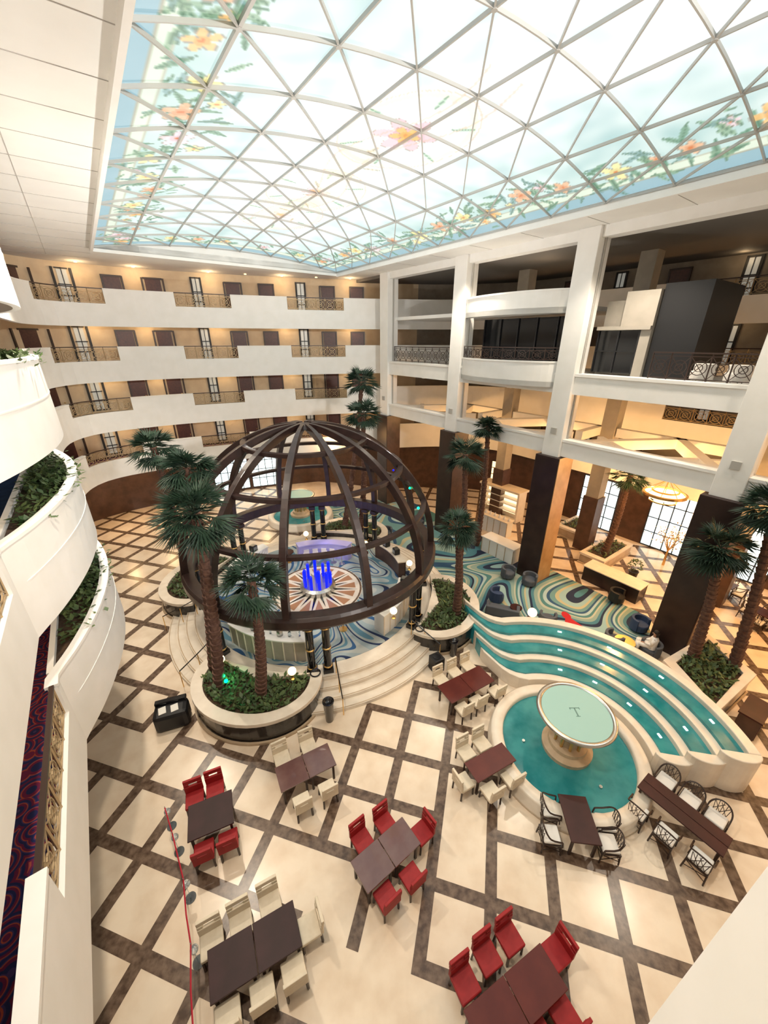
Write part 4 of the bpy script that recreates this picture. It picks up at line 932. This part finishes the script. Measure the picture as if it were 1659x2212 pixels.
# ------------------------------------------------------------------ seated person
def person(loc,rz,label):
    t=thing('person',label,'person',loc,rz)
    J={}; V=[];E=[];Rr=[]
    def j(n,p,r,par=None):
        J[n]=len(V); V.append(p); Rr.append(r)
        if par is not None: E.append((J[par],J[n]))
    j('pel',(0,0,.56),.16); j('w',(0,-.02,.72),.14,'pel'); j('ch',(0,-.03,.92),.155,'w'); j('nk0',(0,-.02,1.07),.07,'ch'); j('nk',(0,0,1.13),.055,'nk0'); j('hd',(0,.015,1.21),.088,'nk'); j('hd2',(0,.005,1.31),.085,'hd')
    for s,n in ((-1,'l'),(1,'r')):
        j('sh'+n,(s*.17,-.03,1.0),.062,'ch'); j('el'+n,(s*.25,.04,.76),.042,'sh'+n); j('wr'+n,(s*.14,.27,.68),.027,'el'+n); j('pa'+n,(s*.12,.34,.67),.03,'wr'+n)
        for q in range(4): j(f'f{q}{n}',(s*(.15-.022*q),.39,.665),.01,'pa'+n); j(f'g{q}{n}',(s*(.15-.02*q),.425+.006*(q in(1,2)),.65),.009,f'f{q}{n}')
        j('th'+n,(s*.075,.35,.68),.011,'pa'+n)
        j('hp'+n,(s*.1,.06,.53),.1,'pel'); j('kn'+n,(s*.14,.48,.53),.068,'hp'+n); j('an'+n,(s*.14,.5,.12),.045,'kn'+n); j('to'+n,(s*.15,.66,.05),.04,'an'+n)
    me=bpy.data.meshes.new('body'); me.from_pydata(V,E,[]); o=bpy.data.objects.new('body',me); COL.objects.link(o); o.parent=t
    sk=o.modifiers.new('skin','SKIN'); sk.use_smooth_shade=True
    for i,r in enumerate(Rr): me.skin_vertices[0].data[i].radius=(r,r)
    me.skin_vertices[0].data[0].use_root=True
    o.modifiers.new('sub','SUBSURF').levels=1; o.modifiers['sub'].render_levels=1; me.materials.append(M['skin'])
    b=MB(); 
    def ell(p,rx,ry): return [(p[0]+rx*math.cos(2*PI*k/16),p[1]+ry*math.sin(2*PI*k/16),p[2]) for k in range(16)]
    rings=[ell((0,0,.44),.24,.22),ell((0,0,.6),.22,.2),ell((0,-.02,.75),.19,.17),ell((0,-.03,.95),.22,.17),ell((0,-.03,1.03),.2,.13),ell((0,-.01,1.09),.08,.08)]
    vs=[p for r in rings for p in r]; fs=[(a*16+k,a*16+(k+1)%16,(a+1)*16+(k+1)%16,(a+1)*16+k) for a in range(5) for k in range(16)]; b.add(vs,fs)
    for s in (-1,1): b.tube((s*.16,-.03,1.0),(s*.25,.04,.76),.085,.065,12); b.tube((s*.25,.04,.77),(s*.15,.25,.69),.065,.05,12)
    b.build('robe',M['cloth'],t,True)
    b=MB()
    for s in (-1,1): b.tube((s*.1,0,.56),(s*.14,.5,.56),.13,.1,12); b.tube((s*.14,.5,.6),(s*.14,.51,.12),.105,.1,12)
    b.build('robe_skirt',M['cloth'],t,True)
    b=MB(); b.sphere((0,-.01,1.33),.102,8); b.lathe([(.1,-.2),(.105,0)],(0,-.035,1.33),14,False,PI*1.0,2*PI); b.build('hair',M['hair'],t,True)
    for s in (-1,1): b=MB(); b.sphere((s*.032,.092,1.265),.012,6); b.build('eye',M['black'],t)
    b=MB(); b.tube((0,.09,1.26),(0,.115,1.225),.012,.018,6); b.build('nose',M['skin'],t); b=MB(); b.box((0,.098,1.19),(.04,.01,.01)); b.build('mouth',M['door'],t)
pp=W(1400,1415,0); person((pp.x,pp.y,-.02),.9,'person in a long white robe sitting in a chair facing the gold table')
# ------------------------------------------------------------------ lights
for k,(x,y) in enumerate([(.3,5),(.3,14),(.3,22),(17.4,1),(17.4,8),(17.4,16)]):
    p=al((x,y,17.2)); l=plight('soffit_fill',p,2200 if k<3 else 1500,(1,.87,.70),.3,spot=math.radians(115));  # extra warm spots added to brighten floor and hall, no fittings there
# unseen fill lamps added over the dome crown and by the near end wall
plight('dome_fill',(cx,cyy,9.8),2600,(1,.96,.9),.4,spot=math.radians(170),aim=(cx,cyy,20))  # added fill, brightens the ceiling soffit
plight('far_wall_fill',al((8,-8.6,15.8)),9000,(1,.95,.88),.5,spot=math.radians(62),aim=al((4,30,10.5)))  # added fill, brightens the far galleries
plight('left_soffit_fill',al((.4,-7.5,10.5)),900,(1,.95,.88),.4,spot=math.radians(120),aim=al((-.3,8,19)))  # added fill, brightens the left soffit
for x,y,z,e in [(22,0,6.5,420),(22.5,7,6.5,330),(24,13,6.5,240),(22.5,20,6.5,170),(20.8,-4,6,330),(15,28,5,120),(26,4,4,250),(26,11,4,80)]:
    p=al((x,y,z)); plight('lobby_glow',p,e,(1,.52,.18),.3)
for x,y in [(22,1),(22,15)]:
    p=al((x,y,16)); plight('upper_lobby_glow',p,26,(1,.75,.5),.3)
w=bpy.data.worlds.new('world'); SC.world=w; w.use_nodes=True; w.node_tree.nodes['Background'].inputs[0].default_value=(.8,.9,1,1); w.node_tree.nodes['Background'].inputs[1].default_value=.3
